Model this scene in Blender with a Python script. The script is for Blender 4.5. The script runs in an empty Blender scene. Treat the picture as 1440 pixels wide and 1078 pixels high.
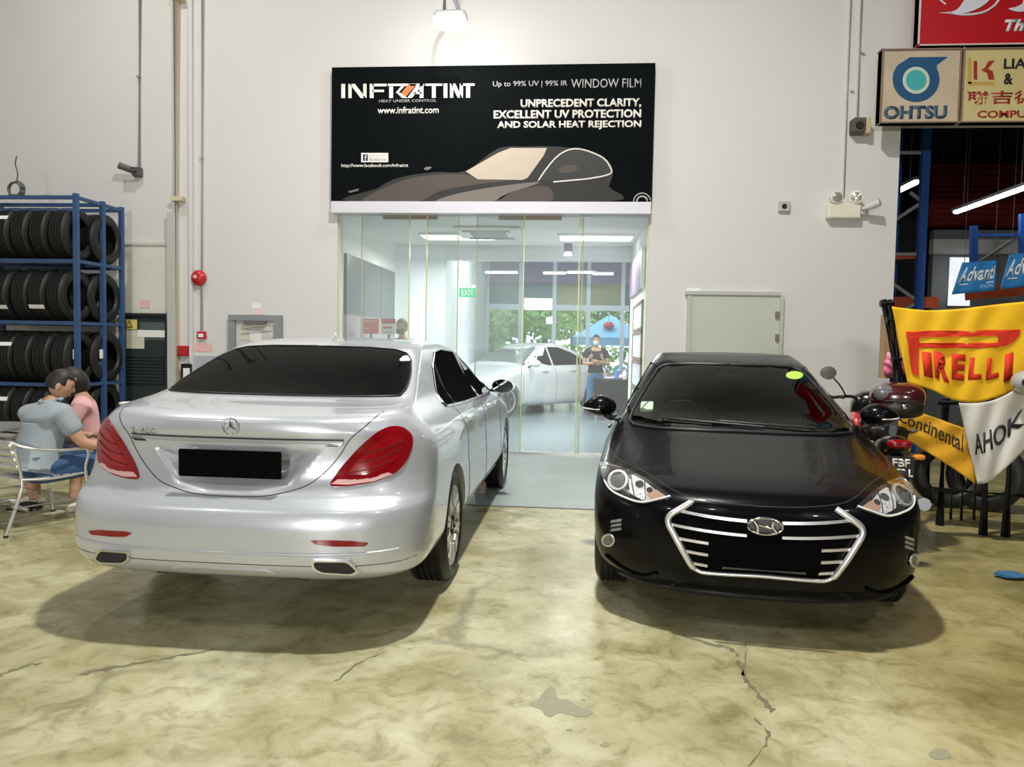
import bpy, bmesh, math, random
from math import sin, cos, pi, radians, sqrt, tan, atan2
from mathutils import Vector, Matrix
from mathutils.bvhtree import BVHTree
from mathutils.geometry import delaunay_2d_cdt
R = random.Random(7)
SC = bpy.context.scene
COL = SC.collection

# ------------------------------------------------------------ camera
CAM_H, FPX = 1.48, 1065.0
YAW, PITCH, ROLL = radians(5.10), radians(2.94), radians(1.09)
_d = Vector((-sin(YAW)*cos(PITCH), cos(YAW)*cos(PITCH), -sin(PITCH)))
_r0 = Vector((cos(YAW), sin(YAW), 0)); _u0 = _r0.cross(_d)
_r = _r0*cos(ROLL)+_u0*sin(ROLL); _u = -_r0*sin(ROLL)+_u0*cos(ROLL)
CAMP = Vector((0, 0, CAM_H))
cam_d = bpy.data.cameras.new('camera'); cam = bpy.data.objects.new('camera', cam_d); COL.objects.link(cam)
cam_d.sensor_width = 36; cam_d.lens = FPX/1440*36; cam_d.clip_start = .05; cam_d.clip_end = 300
M3 = Matrix((_r, _u, -_d)).transposed()
cam.matrix_world = Matrix.Translation(CAMP) @ M3.to_4x4()
SC.camera = cam

def ray(px, py): return _d + _r*((px-720)/FPX) - _u*((py-539)/FPX)
def at(px, py, Y=None, Z=None, X=None):
    v = ray(px, py)
    if Y is not None: k = Y/v.y
    elif Z is not None: k = (Z-CAM_H)/v.z
    else: k = X/v.x
    return CAMP+v*k

# ------------------------------------------------------------ world, exposure
W = bpy.data.worlds.new('sky'); SC.world = W; W.use_nodes = True
bg = W.node_tree.nodes['Background']; bg.inputs[0].default_value = (.80, .93, 1.0, 1); bg.inputs[1].default_value = 3.0
SC.view_settings.view_transform = 'Standard'; SC.view_settings.look = 'None'
SC.view_settings.gamma = 1; SC.view_settings.use_curve_mapping = False
SC.view_settings.exposure = 0.0
SC.cycles.max_bounces = 8; SC.cycles.transparent_max_bounces = 16
SC.cycles.sample_clamp_indirect = 6

def area(name, loc, sx, sy, power, color=(1, 1, 1), rot=(0, 0, 0), spread=None):
    l = bpy.data.lights.new(name, 'AREA'); l.shape = 'RECTANGLE'; l.size = sx; l.size_y = sy
    l.energy = power; l.color = color
    if spread: l.spread = spread
    o = bpy.data.objects.new(name, l); COL.objects.link(o); o.location = loc; o.rotation_euler = rot
    return o

# high-bay lamps of the hall: (x, y, z, watts) ; the fittings themselves are built further down
HALL_LAMPS = [(-.1, 4.2, 8.3, 690), (-5.8, 7.2, 8.3, 130), (6.2, 2.0, 8.3, 35),
              (-1.0, -1.4, 8.3, 60), (4.6, -2.2, 8.3, 90), (-6.4, -2.2, 8.3, 110)]
for k, (x, y, z, e) in enumerate(HALL_LAMPS):
    area('hall_lamp_light', (x, y, z-.06), .34, .34, e*1.0, (1, .975, .915))
# added fill lamps, unseen behind us, to brighten the silver car's bumper
FILL_LAMPS = [(-1.6, -7.8, 3.0, 500), (3.4, -7.8, 3.0, 110)]
for x, y, z, e in FILL_LAMPS: area('front_flood_light', (x, y+.16, z), 1.0, .4, e, (1, .985, .97), (radians(88), 0, 0))
# showroom ceiling panels give these
SHOW_LAMPS = [(-2.0, 12.2), (.2, 12.2), (-2.0, 15.2), (.6, 15.2)]
for x, y in SHOW_LAMPS: area('showroom_light', (x, y, 2.95 if y < 13 else 3.85), 1.1, .5, 95, (1, .985, .93))

# ------------------------------------------------------------ helpers
def setp(o, label=None, cat=None, group=None, kind=None):
    if label: o['label'] = label
    if cat: o['category'] = cat
    if group: o['group'] = group
    if kind: o['kind'] = kind
    return o
def thing(name, label, cat, loc=(0, 0, 0), rz=0, group=None, kind=None):
    o = bpy.data.objects.new(name, None); COL.objects.link(o); o.location = loc; o.rotation_euler = (0, 0, rz)
    o.empty_display_size = .1
    return setp(o, label, cat, group, kind)
def link(name, me, mat=None, parent=None, smooth=False):
    if mat is not None and not me.materials: me.materials.append(mat)
    if smooth:
        for p in me.polygons: p.use_smooth = True
    o = bpy.data.objects.new(name, me); COL.objects.link(o)
    if parent is not None: o.parent = parent
    return o
def obj(name, bm, mat=None, parent=None, smooth=False):
    me = bpy.data.meshes.new(name); bm.to_mesh(me); bm.free()
    return link(name, me, mat, parent, smooth)
def sharp(o, deg=35):
    me = o.data
    for p in me.polygons: p.use_smooth = True
    me.set_sharp_from_angle(angle=radians(deg)); return o
def dup(root, loc=None, rz=None, label=None, group=None, mats=None):
    r = root.copy(); COL.objects.link(r)
    if loc is not None: r.location = loc
    if rz is not None: r.rotation_euler = (0, 0, rz)
    if label: r['label'] = label
    if group: r['group'] = group
    for ch in list(root.children):
        c = ch.copy(); COL.objects.link(c); c.parent = r
        for g in list(ch.children):
            d = g.copy(); COL.objects.link(d); d.parent = c
    return r
def box(bm, x0, x1, y0, y1, z0, z1, mtx=None):
    vs = [bm.verts.new(Vector(p) if mtx is None else mtx @ Vector(p)) for p in
          [(x0, y0, z0), (x1, y0, z0), (x1, y1, z0), (x0, y1, z0), (x0, y0, z1), (x1, y0, z1), (x1, y1, z1), (x0, y1, z1)]]
    for f in [(0, 3, 2, 1), (4, 5, 6, 7), (0, 1, 5, 4), (1, 2, 6, 5), (2, 3, 7, 6), (3, 0, 4, 7)]: bm.faces.new([vs[i] for i in f])
    return vs
def bxo(name, x0, x1, y0, y1, z0, z1, mat, parent=None, bevel=0, mtx=None):
    bm = bmesh.new(); box(bm, x0, x1, y0, y1, z0, z1, mtx)
    if bevel: bmesh.ops.bevel(bm, geom=bm.edges[:], offset=bevel, segments=3, affect='EDGES')
    o = obj(name, bm, mat, parent)
    if bevel: sharp(o, 40)
    return o
def frame_of(d):
    d = Vector(d).normalized(); a = Vector((0, 0, 1)) if abs(d.z) < .95 else Vector((1, 0, 0))
    s = d.cross(a).normalized(); return s, s.cross(d).normalized()
def tube(bm, pts, r, seg=8, caps=True, closed=False):
    pts = [Vector(p) for p in pts]; rings = []; n = len(pts)
    rr = r if isinstance(r, (list, tuple)) else [r]*n
    prev = None
    for i, p in enumerate(pts):
        if closed: t = pts[(i+1) % n]-pts[i-1]
        else: t = pts[min(i+1, n-1)]-pts[max(i-1, 0)]
        if t.length < 1e-9: t = Vector((0, 0, 1))
        t.normalize()
        if prev is None: s, u = frame_of(t)
        else:
            s = (prev-t*prev.dot(t))
            s = s.normalized() if s.length > 1e-6 else frame_of(t)[0]
            u = t.cross(s)
        prev = s
        rings.append([bm.verts.new(p+(s*cos(2*pi*k/seg)+u*sin(2*pi*k/seg))*rr[i]) for k in range(seg)])
    m = n if closed else n-1
    for i in range(m):
        a, b = rings[i], rings[(i+1) % n]
        for k in range(seg): bm.faces.new((a[k], a[(k+1) % seg], b[(k+1) % seg], b[k]))
    if caps and not closed:
        bm.faces.new(rings[0][::-1]); bm.faces.new(rings[-1])
def smoothpath(pts, n=6, closed=False):
    pts = [Vector(p) for p in pts]; out = []; N = len(pts)
    for i in range(N if closed else N-1):
        p0 = pts[(i-1) % N] if (closed or i > 0) else pts[0]; p1 = pts[i]; p2 = pts[(i+1) % N]
        p3 = pts[(i+2) % N] if (closed or i+2 < N) else pts[-1]
        for k in range(n):
            t = k/n
            out.append(.5*((2*p1)+(p2-p0)*t+(2*p0-5*p1+4*p2-p3)*t*t+(3*p1-p0-3*p2+p3)*t**3))
    if not closed: out.append(pts[-1])
    return out
def tubeo(name, pts, r, mat, parent=None, seg=8, closed=False):
    bm = bmesh.new(); tube(bm, pts, r, seg, True, closed); return sharp(obj(name, bm, mat, parent), 50)
def lathe(bm, prof, axis='x', seg=32, mtx=None, closed=False):
    """prof: list of (a, r); a along the axis"""
    rings = []
    for a, r in prof:
        ring = []
        for k in range(seg):
            t = 2*pi*k/seg
            p = {'x': (a, r*cos(t), r*sin(t)), 'y': (r*sin(t), a, r*cos(t)), 'z': (r*cos(t), r*sin(t), a)}[axis]
            p = Vector(p); ring.append(bm.verts.new(mtx @ p if mtx is not None else p))
        rings.append(ring)
    n = len(rings)
    for i in range(n if closed else n-1):
        a, b = rings[i], rings[(i+1) % n]
        for k in range(seg): bm.faces.new((a[k], a[(k+1) % seg], b[(k+1) % seg], b[k]))
    if not closed:
        for rg, pr in ((rings[0], prof[0]), (rings[-1], prof[-1])):
            if pr[1] > 1e-4: bm.faces.new(rg)
    bmesh.ops.recalc_face_normals(bm, faces=bm.faces[:])
def latheo(name, prof, axis, mat, parent=None, seg=32, mtx=None, closed=False, ang=40):
    bm = bmesh.new(); lathe(bm, prof, axis, seg, mtx, closed); return sharp(obj(name, bm, mat, parent), ang)
def prism(bm, poly, f0, f1):
    """poly list of 2D; f0,f1 map (u,v)->Vector for the two caps"""
    a = [bm.verts.new(f0(*p)) for p in poly]; b = [bm.verts.new(f1(*p)) for p in poly]
    bm.faces.new(a); bm.faces.new(b[::-1]); n = len(poly)
    for i in range(n): bm.faces.new((a[i], b[i], b[(i+1) % n], a[(i+1) % n]))
    bmesh.ops.recalc_face_normals(bm, faces=bm.faces[:])
def prismo(name, poly, f0, f1, mat, parent=None):
    bm = bmesh.new(); prism(bm, poly, f0, f1); return obj(name, bm, mat, parent)

# ------------------------------------------------------------ materials
MATS = {}
def mat(name, col, rough=.5, metal=0, coat=0, spec=.5, var=.06, scale=8, bump=0, emit=None, es=0, alpha=None, sheen=0):
    if name in MATS: return MATS[name]
    m = bpy.data.materials.new(name); m.use_nodes = True; nt = m.node_tree; n = nt.nodes; p = n['Principled BSDF']
    p.inputs['Roughness'].default_value = rough; p.inputs['Metallic'].default_value = metal
    p.inputs['Coat Weight'].default_value = coat; p.inputs['Coat Roughness'].default_value = .03
    p.inputs['Specular IOR Level'].default_value = spec
    if sheen: p.inputs['Sheen Weight'].default_value = sheen
    tc = n.new('ShaderNodeTexCoord'); ns = n.new('ShaderNodeTexNoise'); ns.inputs['Scale'].default_value = scale
    ns.inputs['Detail'].default_value = 4
    nt.links.new(tc.outputs['Object'], ns.inputs['Vector'])
    mx = n.new('ShaderNodeMix'); mx.data_type = 'RGBA'
    mx.inputs[6].default_value = (*[max(0, c*(1-var)) for c in col], 1); mx.inputs[7].default_value = (*[min(1, c*(1+var)) for c in col], 1)
    nt.links.new(ns.outputs['Fac'], mx.inputs[0]); nt.links.new(mx.outputs[2], p.inputs['Base Color'])
    if bump:
        b = n.new('ShaderNodeBump'); b.inputs['Strength'].default_value = bump; b.inputs['Distance'].default_value = .01
        nt.links.new(ns.outputs['Fac'], b.inputs['Height']); nt.links.new(b.outputs[0], p.inputs['Normal'])
    if emit: p.inputs['Emission Color'].default_value = (*emit, 1); p.inputs['Emission Strength'].default_value = es
    if alpha is not None: p.inputs['Alpha'].default_value = alpha
    MATS[name] = m; return m
def glassmat(name, tint=(.9, .95, .93), refl=1.0, rough=0, haze=0, hazecol=(.8, .9, .9)):
    m = bpy.data.materials.new(name); m.use_nodes = True; nt = m.node_tree; n = nt.nodes; n.clear()
    out = n.new('ShaderNodeOutputMaterial'); tr = n.new('ShaderNodeBsdfTransparent'); tr.inputs[0].default_value = (*tint, 1)
    gl = n.new('ShaderNodeBsdfGlossy'); gl.inputs['Roughness'].default_value = rough; gl.inputs[0].default_value = (refl, refl, refl, 1)
    fr = n.new('ShaderNodeFresnel'); fr.inputs[0].default_value = 1.5
    mx = n.new('ShaderNodeMixShader'); nt.links.new(fr.outputs[0], mx.inputs[0]); nt.links.new(gl.outputs[0], mx.inputs[2])
    if haze:
        df = n.new('ShaderNodeBsdfDiffuse'); df.inputs[0].default_value = (*hazecol, 1); m2 = n.new('ShaderNodeMixShader'); m2.inputs[0].default_value = haze
        nt.links.new(tr.outputs[0], m2.inputs[1]); nt.links.new(df.outputs[0], m2.inputs[2]); nt.links.new(m2.outputs[0], mx.inputs[1])
    else: nt.links.new(tr.outputs[0], mx.inputs[1])
    nt.links.new(mx.outputs[0], out.inputs[0]); MATS[name] = m; return m

def floormat():
    m = bpy.data.materials.new('stained concrete floor'); m.use_nodes = True; nt = m.node_tree; n = nt.nodes; L = nt.links.new
    p = n['Principled BSDF']; p.inputs['Specular IOR Level'].default_value = .45
    tc = n.new('ShaderNodeTexCoord')
    def noise(sc, det=5, rough=.6, dist=0, w=None, mapv=None):
        a = n.new('ShaderNodeTexNoise'); a.inputs['Scale'].default_value = sc; a.inputs['Detail'].default_value = det
        a.inputs['Roughness'].default_value = rough; a.inputs['Distortion'].default_value = dist
        mp = n.new('ShaderNodeMapping'); mp.inputs['Location'].default_value = mapv or (0, 0, 0)
        L(tc.outputs['Object'], mp.inputs[0]); L(mp.outputs[0], a.inputs['Vector']); return a.outputs['Fac']
    def ramp(src, pts):
        r = n.new('ShaderNodeValToRGB'); e = r.color_ramp.elements
        while len(e) < len(pts): e.new(.5)
        for i, (po, c) in enumerate(pts): e[i].position = po; e[i].color = (*c, 1)
        L(src, r.inputs[0]); return r.outputs[0]
    def mix(fac, a, b, mode='MIX'):
        x = n.new('ShaderNodeMix'); x.data_type = 'RGBA'; x.blend_type = mode
        for s, v in ((0, fac), (6, a), (7, b)):
            if isinstance(v, (int, float)): x.inputs[s].default_value = v
            elif isinstance(v, tuple): x.inputs[s].default_value = (*v, 1)
            else: L(v, x.inputs[s])
        return x.outputs[2]
    base = ramp(noise(1.1, 6, .62, .6), [(.34, (.30, .275, .135)), (.50, (.47, .445, .275)), (.66, (.62, .60, .43))])
    mott = ramp(noise(6.5, 8, .72, .7, mapv=(3, 1, 0)), [(.36, (.60, .575, .47)), (.50, (.90, .89, .84)), (.62, (1.0, 1.0, 1.0))])
    c = mix(1.0, base, mott, 'MULTIPLY')
    st = ramp(noise(.75, 5, .6, 1.6, mapv=(7.3, 2.2, 0)), [(.54, (0, 0, 0)), (.68, (1, 1, 1))])
    f = n.new('ShaderNodeMath'); f.operation = 'MULTIPLY'; f.inputs[1].default_value = .70; L(st, f.inputs[0])
    c = mix(f.outputs[0], c, (.30, .255, .12))
    # hairline cracks: thin bands of a distorted voronoi
    vo = n.new('ShaderNodeTexVoronoi'); vo.feature = 'DISTANCE_TO_EDGE'; vo.inputs['Scale'].default_value = .42
    wn = n.new('ShaderNodeTexNoise'); wn.inputs['Scale'].default_value = 1.6; wn.inputs['Detail'].default_value = 6
    va = n.new('ShaderNodeVectorMath'); va.operation = 'MULTIPLY_ADD'; va.inputs[1].default_value = (.9, .9, 0)
    L(tc.outputs['Object'], wn.inputs['Vector']); L(wn.outputs['Color'], va.inputs[0]); L(tc.outputs['Object'], va.inputs[2]); L(va.outputs[0], vo.inputs['Vector'])
    cr = ramp(vo.outputs['Distance'], [(.0, (1, 1, 1)), (.022, (0, 0, 0))])
    cm = ramp(noise(.6, 3, .5, 0, mapv=(1, 9, 0)), [(.50, (0, 0, 0)), (.62, (1, 1, 1))])
    g = n.new('ShaderNodeMath'); g.operation = 'MULTIPLY'; L(cr, g.inputs[0]); L(cm, g.inputs[1])
    g2 = n.new('ShaderNodeMath'); g2.operation = 'MULTIPLY'; g2.inputs[1].default_value = .6; L(g.outputs[0], g2.inputs[0])
    c = mix(g2.outputs[0], c, (.16, .15, .10))
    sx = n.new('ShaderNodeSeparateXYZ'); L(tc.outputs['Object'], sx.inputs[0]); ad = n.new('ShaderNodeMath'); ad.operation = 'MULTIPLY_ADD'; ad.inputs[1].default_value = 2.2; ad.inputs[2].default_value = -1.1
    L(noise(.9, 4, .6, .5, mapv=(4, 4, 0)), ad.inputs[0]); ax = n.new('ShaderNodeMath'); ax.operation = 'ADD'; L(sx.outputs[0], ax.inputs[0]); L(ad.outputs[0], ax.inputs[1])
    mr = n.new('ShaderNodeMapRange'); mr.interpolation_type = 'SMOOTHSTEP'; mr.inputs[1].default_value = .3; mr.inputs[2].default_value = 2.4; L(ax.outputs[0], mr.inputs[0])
    tint = mix(mr.outputs[0], (1, 1, 1), (.72, .66, .44)); c = mix(1.0, c, tint, 'MULTIPLY')     # base colour turns darker and more olive towards the right
    L(c, p.inputs['Base Color'])
    rr = n.new('ShaderNodeMapRange'); rr.inputs[1].default_value = .3; rr.inputs[2].default_value = .7; rr.inputs[3].default_value = .22; rr.inputs[4].default_value = .42
    L(noise(2.2, 5), rr.inputs[0]); L(rr.outputs[0], p.inputs['Roughness'])
    b = n.new('ShaderNodeBump'); b.inputs['Strength'].default_value = .12; b.inputs['Distance'].default_value = .01
    L(noise(14, 6), b.inputs['Height']); L(b.outputs[0], p.inputs['Normal'])
    return m

WHITE = mat('warm white wall paint', (.69, .68, .67), .85, var=.025, scale=1.2, bump=.03)
WALLG = mat('worn greenish wall paint', (.60, .61, .54), .85, var=.10, scale=3)
CREAM = mat('cream painted pipe', (.66, .58, .42), .5)
DARK = mat('dark ceiling paint', (.10, .10, .11), .8)
BLACK = mat('black plastic', (.012, .012, .013), .35)
BLACKM = mat('black matt rubber', (.016, .016, .017), .75)
CHROME = mat('chrome', (.78, .78, .79), .12, 1, var=.02)
SATIN = mat('satin chrome', (.80, .80, .82), .32, .75, var=.02)
ALU = mat('brushed aluminium', (.80, .80, .80), .30, .85, var=.04)
GREYM = mat('grey metal', (.33, .34, .35), .45, .3)
RED = mat('red enamel', (.55, .012, .018), .35, coat=.4)
WHITEP = mat('white plastic', (.82, .82, .80), .45)
BLUE = mat('blue rack paint', (.035, .09, .21), .45, var=.15)
PAPER = mat('white paper', (.85, .84, .82), .8)
TYRE = mat('tyre rubber', (.010, .0105, .010), .5, var=.2, scale=30)
YELLOW = mat('yellow banner cloth', (.90, .52, .008), .75, var=.05, scale=3)
BANRED = mat('red banner print', (.72, .035, .008), .75)
SKIN = mat('skin', (.50, .28, .17), .55, var=.05)
HAIR = mat('dark hair', (.016, .011, .009), .55, var=.3, scale=60)

# ------------------------------------------------------------ lettering
def text_polys(s, offset=0.0, shear=0.0, spacing=1.0):
    cu = bpy.data.curves.new('t', 'FONT'); cu.body = s; cu.offset = offset; cu.shear = shear; cu.space_character = spacing; cu.resolution_u = 3
    o = bpy.data.objects.new('t', cu); COL.objects.link(o)
    dg = bpy.context.evaluated_depsgraph_get(); me = bpy.data.meshes.new_from_object(o.evaluated_get(dg))
    bpy.data.objects.remove(o); bpy.data.curves.remove(cu); return me
def lettering(name, s, f, mt, parent, offset=.012, shear=0, spacing=1.0, thick=.004):
    """f(u,v) with u,v in 0..1 over the text's bounding box -> world/local Vector pair (front point, outward normal)"""
    me = text_polys(s, offset, shear, spacing)
    xs = [v.co.x for v in me.vertices]; ys = [v.co.y for v in me.vertices]
    x0, x1, y0, y1 = min(xs), max(xs), min(ys), max(ys)
    bm = bmesh.new(); bm.from_mesh(me); bpy.data.meshes.remove(me)
    bmesh.ops.remove_doubles(bm, verts=bm.verts[:], dist=1e-5)
    r = bmesh.ops.extrude_face_region(bm, geom=bm.faces[:])
    top = {e for e in r['geom'] if isinstance(e, bmesh.types.BMVert)}
    for v in bm.verts:
        p, nn = f((v.co.x-x0)/(x1-x0), (v.co.y-y0)/(y1-y0)); v.co = p + (nn*thick if v in top else Vector((0, 0, 0)))
    bmesh.ops.recalc_face_normals(bm, faces=bm.faces[:])
    return obj(name, bm, mt, parent)
def flat_f(x0, x1, z0, z1, Y):
    return lambda u, v: (Vector((x0+(x1-x0)*u, Y, z0+(z1-z0)*v)), Vector((0, -1, 0)))
# ------------------------------------------------------------ car toolkit
def pchip(xs, rows, sub):
    n = len(rows); m = len(rows[0]); out = []
    d = [[0]*m for _ in range(n)]
    for j in range(m):
        dl = [rows[i+1][j]-rows[i][j] for i in range(n-1)]
        for i in range(n):
            if i == 0: d[i][j] = dl[0]
            elif i == n-1: d[i][j] = dl[-1]
            else: d[i][j] = 0 if dl[i-1]*dl[i] <= 0 else 2*dl[i-1]*dl[i]/(dl[i-1]+dl[i])
    for i in range(n-1):
        for k in range(sub):
            t = k/sub; h00 = 2*t**3-3*t*t+1; h10 = t**3-2*t*t+t; h01 = -2*t**3+3*t*t; h11 = t**3-t*t
            out.append([h00*rows[i][j]+h10*d[i][j]+h01*rows[i+1][j]+h11*d[i+1][j] for j in range(m)])
    out.append(list(rows[-1])); return out
def carloop(L, KF=22, KS=26, KR=22):
    z, w, yf, yr, bf, br, nf, nr = L; pts = []
    def ph(t, n):
        e = n/2; a = t**e; b = (1-t)**e; return pi/2*a/(a+b)
    for i in range(KF+1):
        p = ph(i/KF, nf); pts.append((w*sin(p)**(2/nf) if i else 0, yf-bf*(1-max(0, cos(p))**(2/nf)) if i < KF else yf-bf))
    ya, yb = yf-bf, yr+br
    for i in range(1, KS): pts.append((w, ya+(yb-ya)*i/KS))
    for i in range(KR+1):
        p = ph(1-i/KR, nr); pts.append((w*sin(p)**(2/nr) if i < KR else 0, yr+br*(1-max(0, cos(p))**(2/nr)) if i else yr+br))
    full = pts+[(-x, y) for x, y in pts[-2:0:-1]]
    return [Vector((x, y, z)) for x, y in full]
def car_bm(levels, sub=5, deform=None, K=(22, 26, 22)):
    rows = pchip(None, levels, sub); bm = bmesh.new(); rings = []
    for L in rows:
        rings.append([bm.verts.new(p) for p in carloop(L, *K)])
    N = len(rings[0])
    for a, b in zip(rings, rings[1:]):
        for k in range(N): bm.faces.new((a[k], a[(k+1) % N], b[(k+1) % N], b[k]))
    for rg, flip in ((rings[0], True), (rings[-1], False)):  # bridge both halves of the end loops
        h = N//2; 
        for k in range(h):
            q = [rg[k], rg[k+1], rg[(N-k-1) % N], rg[(N-k) % N]]; q = list(dict.fromkeys(q))
            if len(q) >= 3:
                try: bm.faces.new(q)
                except ValueError: pass
    if deform:
        for v in bm.verts: v.co = deform(v.co)
    bmesh.ops.recalc_face_normals(bm, faces=bm.faces[:])
    return bm
def inpoly(x, y, P):
    c = False; j = len(P)-1
    for i in range(len(P)):
        if (P[i][1] > y) != (P[j][1] > y) and x < (P[j][0]-P[i][0])*(y-P[i][1])/(P[j][1]-P[i][1])+P[i][0]: c = not c
        j = i
    return c
def sdpoly(x, y, P):
    d = 1e9
    for i in range(len(P)):
        ax, ay = P[i]; bx, by = P[(i+1) % len(P)]; ex, ey = bx-ax, by-ay
        t = max(0, min(1, ((x-ax)*ex+(y-ay)*ey)/(ex*ex+ey*ey+1e-12))); d = min(d, (x-ax-ex*t)**2+(y-ay-ey*t)**2)
    d = sqrt(d); return -d if inpoly(x, y, P) else d
def curve2(P, n=5, closed=True):
    return [(p.x, p.y) for p in smoothpath([(a[0], a[1], 0) for a in P], n, closed)]
def rpoly(P, r=.02, n=4):
    """round the corners of a closed polygon"""
    out = []; N = len(P)
    for i in range(N):
        a, b, c = Vector(P[i-1][:2]), Vector(P[i][:2]), Vector(P[(i+1) % N][:2])
        da, dc = (a-b), (c-b); rr = min(r, da.length*.45, dc.length*.45); p, q = b+da.normalized()*rr, b+dc.normalized()*rr
        for k in range(n+1):
            t = k/n; out.append(tuple(p*(1-t)**2+b*2*t*(1-t)+q*t*t))
    return out
class Car:
    def __init__(s, name, label, loc, rz, levels, paint, cat='car', deform=None, sub=5, arches=(), group=None, K=(22, 26, 22)):
        s.root = thing(name, label, cat, loc, rz, group)
        s.mw = Matrix.Translation(Vector(loc)) @ Matrix.Rotation(rz, 4, 'Z'); s.inv = s.mw.inverted()
        s.bm = car_bm(levels, sub, deform, K); s.bvh = BVHTree.FromBMesh(s.bm); s.paint = paint; s.arches = arches; s.holes = []
    def cast(s, a, b, axis):
        if axis == 'cam':
            o = s.inv @ CAMP; d = (s.inv.to_3x3() @ ray(a, b)).normalized()
        else:
            o, d = {'rear': ((a, -6, b), (0, 1, 0)), 'front': ((a, 6, b), (0, -1, 0)), 'right': ((6, a, b), (-1, 0, 0)),
                    'left': ((-6, a, b), (1, 0, 0)), 'top': ((a, b, 5), (0, 0, -1))}[axis]; o, d = Vector(o), Vector(d)
        h, n, i, _ = s.bvh.ray_cast(o, d)
        if h is None: return None
        if n.dot(d) > 0: n = -n
        return h, n
    def patch(s, name, poly, axis, mt, off=.004, step=.05, parent=None, mirror=False, thick=.006, smooth=True, sink=None):
        P = [Vector(p[:2]) for p in poly]; xs = [p.x for p in P]; ys = [p.y for p in P]; vs = list(P); n0 = len(P)
        x = min(xs)+step/2
        while x < max(xs):
            y = min(ys)+step/2
            while y < max(ys):
                if sdpoly(x, y, poly) < -step*.4: vs.append(Vector((x, y)))
                y += step
            x += step
        V, E, F, *_ = delaunay_2d_cdt(vs, [], [list(range(n0))], 1, 1e-5)
        bm = bmesh.new(); bv = []; nn = []
        for v in V:
            c = s.cast(v.x, v.y, axis)
            if c is None: bv.append(None); continue
            h, n = c; nn.append(n); o = off if sink is None else off
            q = h+n*o
            if mirror: q.x = -q.x
            w = bm.verts.new(q); bv.append(w)
        nrm = {}
        for v, w in zip(V, bv):
            if w is not None:
                c = s.cast(v.x, v.y, axis); m = c[1].copy()
                if mirror: m.x = -m.x
                nrm[w] = m
        for f in F:
            q = [bv[i] for i in f]
            if None in q or len(set(q)) < 3: continue
            try: bm.faces.new(q)
            except ValueError: pass
        bmesh.ops.recalc_face_normals(bm, faces=bm.faces[:])
        fs = bm.faces[:]
        if fs:
            k = sum(1 if f.normal.dot(nrm[f.verts[0]]) > 0 else -1 for f in fs)
            if k < 0: bmesh.ops.reverse_faces(bm, faces=fs)
        be = [e for e in bm.edges if e.is_boundary]
        r = bmesh.ops.extrude_edge_only(bm, edges=be)
        nv = [g for g in r['geom'] if isinstance(g, bmesh.types.BMVert)]
        old = {}
        for v in nv:
            for e in v.link_edges:
                o = e.other_vert(v)
                if o in nrm and o not in nv: v.co = o.co-nrm[o]*(off+thick)
        for v in [v for v in bm.verts if not v.link_faces]: bm.verts.remove(v)
        o = obj(name, bm, mt, parent or s.root); return sharp(o, 55) if smooth else o
    def path(s, pts, axis, off=0.0, n=24, smooth=False, mirror=False):
        P = smoothpath([(a, b, 0) for a, b in pts], 8) if smooth else [Vector((a, b, 0)) for a, b in pts]
        L = [0]
        for a, b in zip(P, P[1:]): L.append(L[-1]+(b-a).length)
        out = []
        for k in range(n+1):
            t = L[-1]*k/n; i = 0
            while i < len(P)-2 and L[i+1] < t: i += 1
            q = P[i].lerp(P[i+1], (t-L[i])/max(1e-9, L[i+1]-L[i])); c = s.cast(q.x, q.y, axis)
            if c:
                h = c[0]+c[1]*off
                if mirror: h.x = -h.x
                out.append(h)
        return out
    def loc(s, pts, sym=True, ax='xz'):
        """pixels of the photograph -> (x, z) where they meet this body; optionally closed by its mirror image"""
        out = []
        for p in pts:
            c = s.cast(p[0], p[1], 'cam')
            if c: out.append((c[0].x, c[0].z))
            else: print('MISS', p)
        if sym: out = out+[(-x, z) for x, z in out[::-1]]
        return out
    def line(s, name, pts, axis, r, mt, off=0.0, n=24, smooth=False, parent=None, mirror=False, seg=6):
        P = s.path(pts, axis, off, n, smooth, mirror)
        return tubeo(name, P, r, mt, parent or s.root, seg)
    def hole(s, poly, axis, zmin=-9, mirror=False):
        s.holes.append((poly, axis, mirror))
    def finish(s, inner, wells=None, zbelt=.9):
        bm = s.bm
        for poly, axis, mirror in s.holes:
            for sg in ((1, -1) if mirror else (1,)):
                P = [(p[0]*(sg if axis in ('front', 'rear') else 1), p[1]) for p in poly]
                def sel():
                    out = []
                    for f in bm.faces:
                        n = f.normal; c = f.calc_center_median()
                        if axis == 'rear' and n.y < -.08 and c.z > zbelt: out.append(f)
                        if axis == 'front' and n.y > .08 and c.z > zbelt: out.append(f)
                        if axis == 'side' and n.x*sg > .25 and c.z > zbelt: out.append(f)
                    return out
                bm.normal_update()
                N = len(P)
                for i in range(N):
                    a, b = P[i], P[(i+1) % N]
                    if axis in ('rear', 'front'): co = Vector((a[0], 0, a[1])); no = Vector((b[1]-a[1], 0, -(b[0]-a[0])))
                    else: co = Vector((0, a[0], a[1])); no = Vector((0, b[1]-a[1], -(b[0]-a[0])))
                    fs = sel(); es = {e for f in fs for e in f.edges}; vv = {v for f in fs for v in f.verts}
                    bmesh.ops.bisect_plane(bm, geom=fs+list(es)+list(vv), plane_co=co, plane_no=no.normalized(), dist=1e-5)
                bm.normal_update()
                kill = []
                for f in sel():
                    c = f.calc_center_median(); q = (c.x, c.z) if axis in ('rear', 'front') else (c.y, c.z)
                    if inpoly(q[0], q[1], P): kill.append(f)
                bmesh.ops.delete(bm, geom=kill, context='FACES')
        me = bpy.data.meshes.new('body'); bm.to_mesh(me); bm.free()
        o = link('body', me, s.paint, None)
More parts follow.
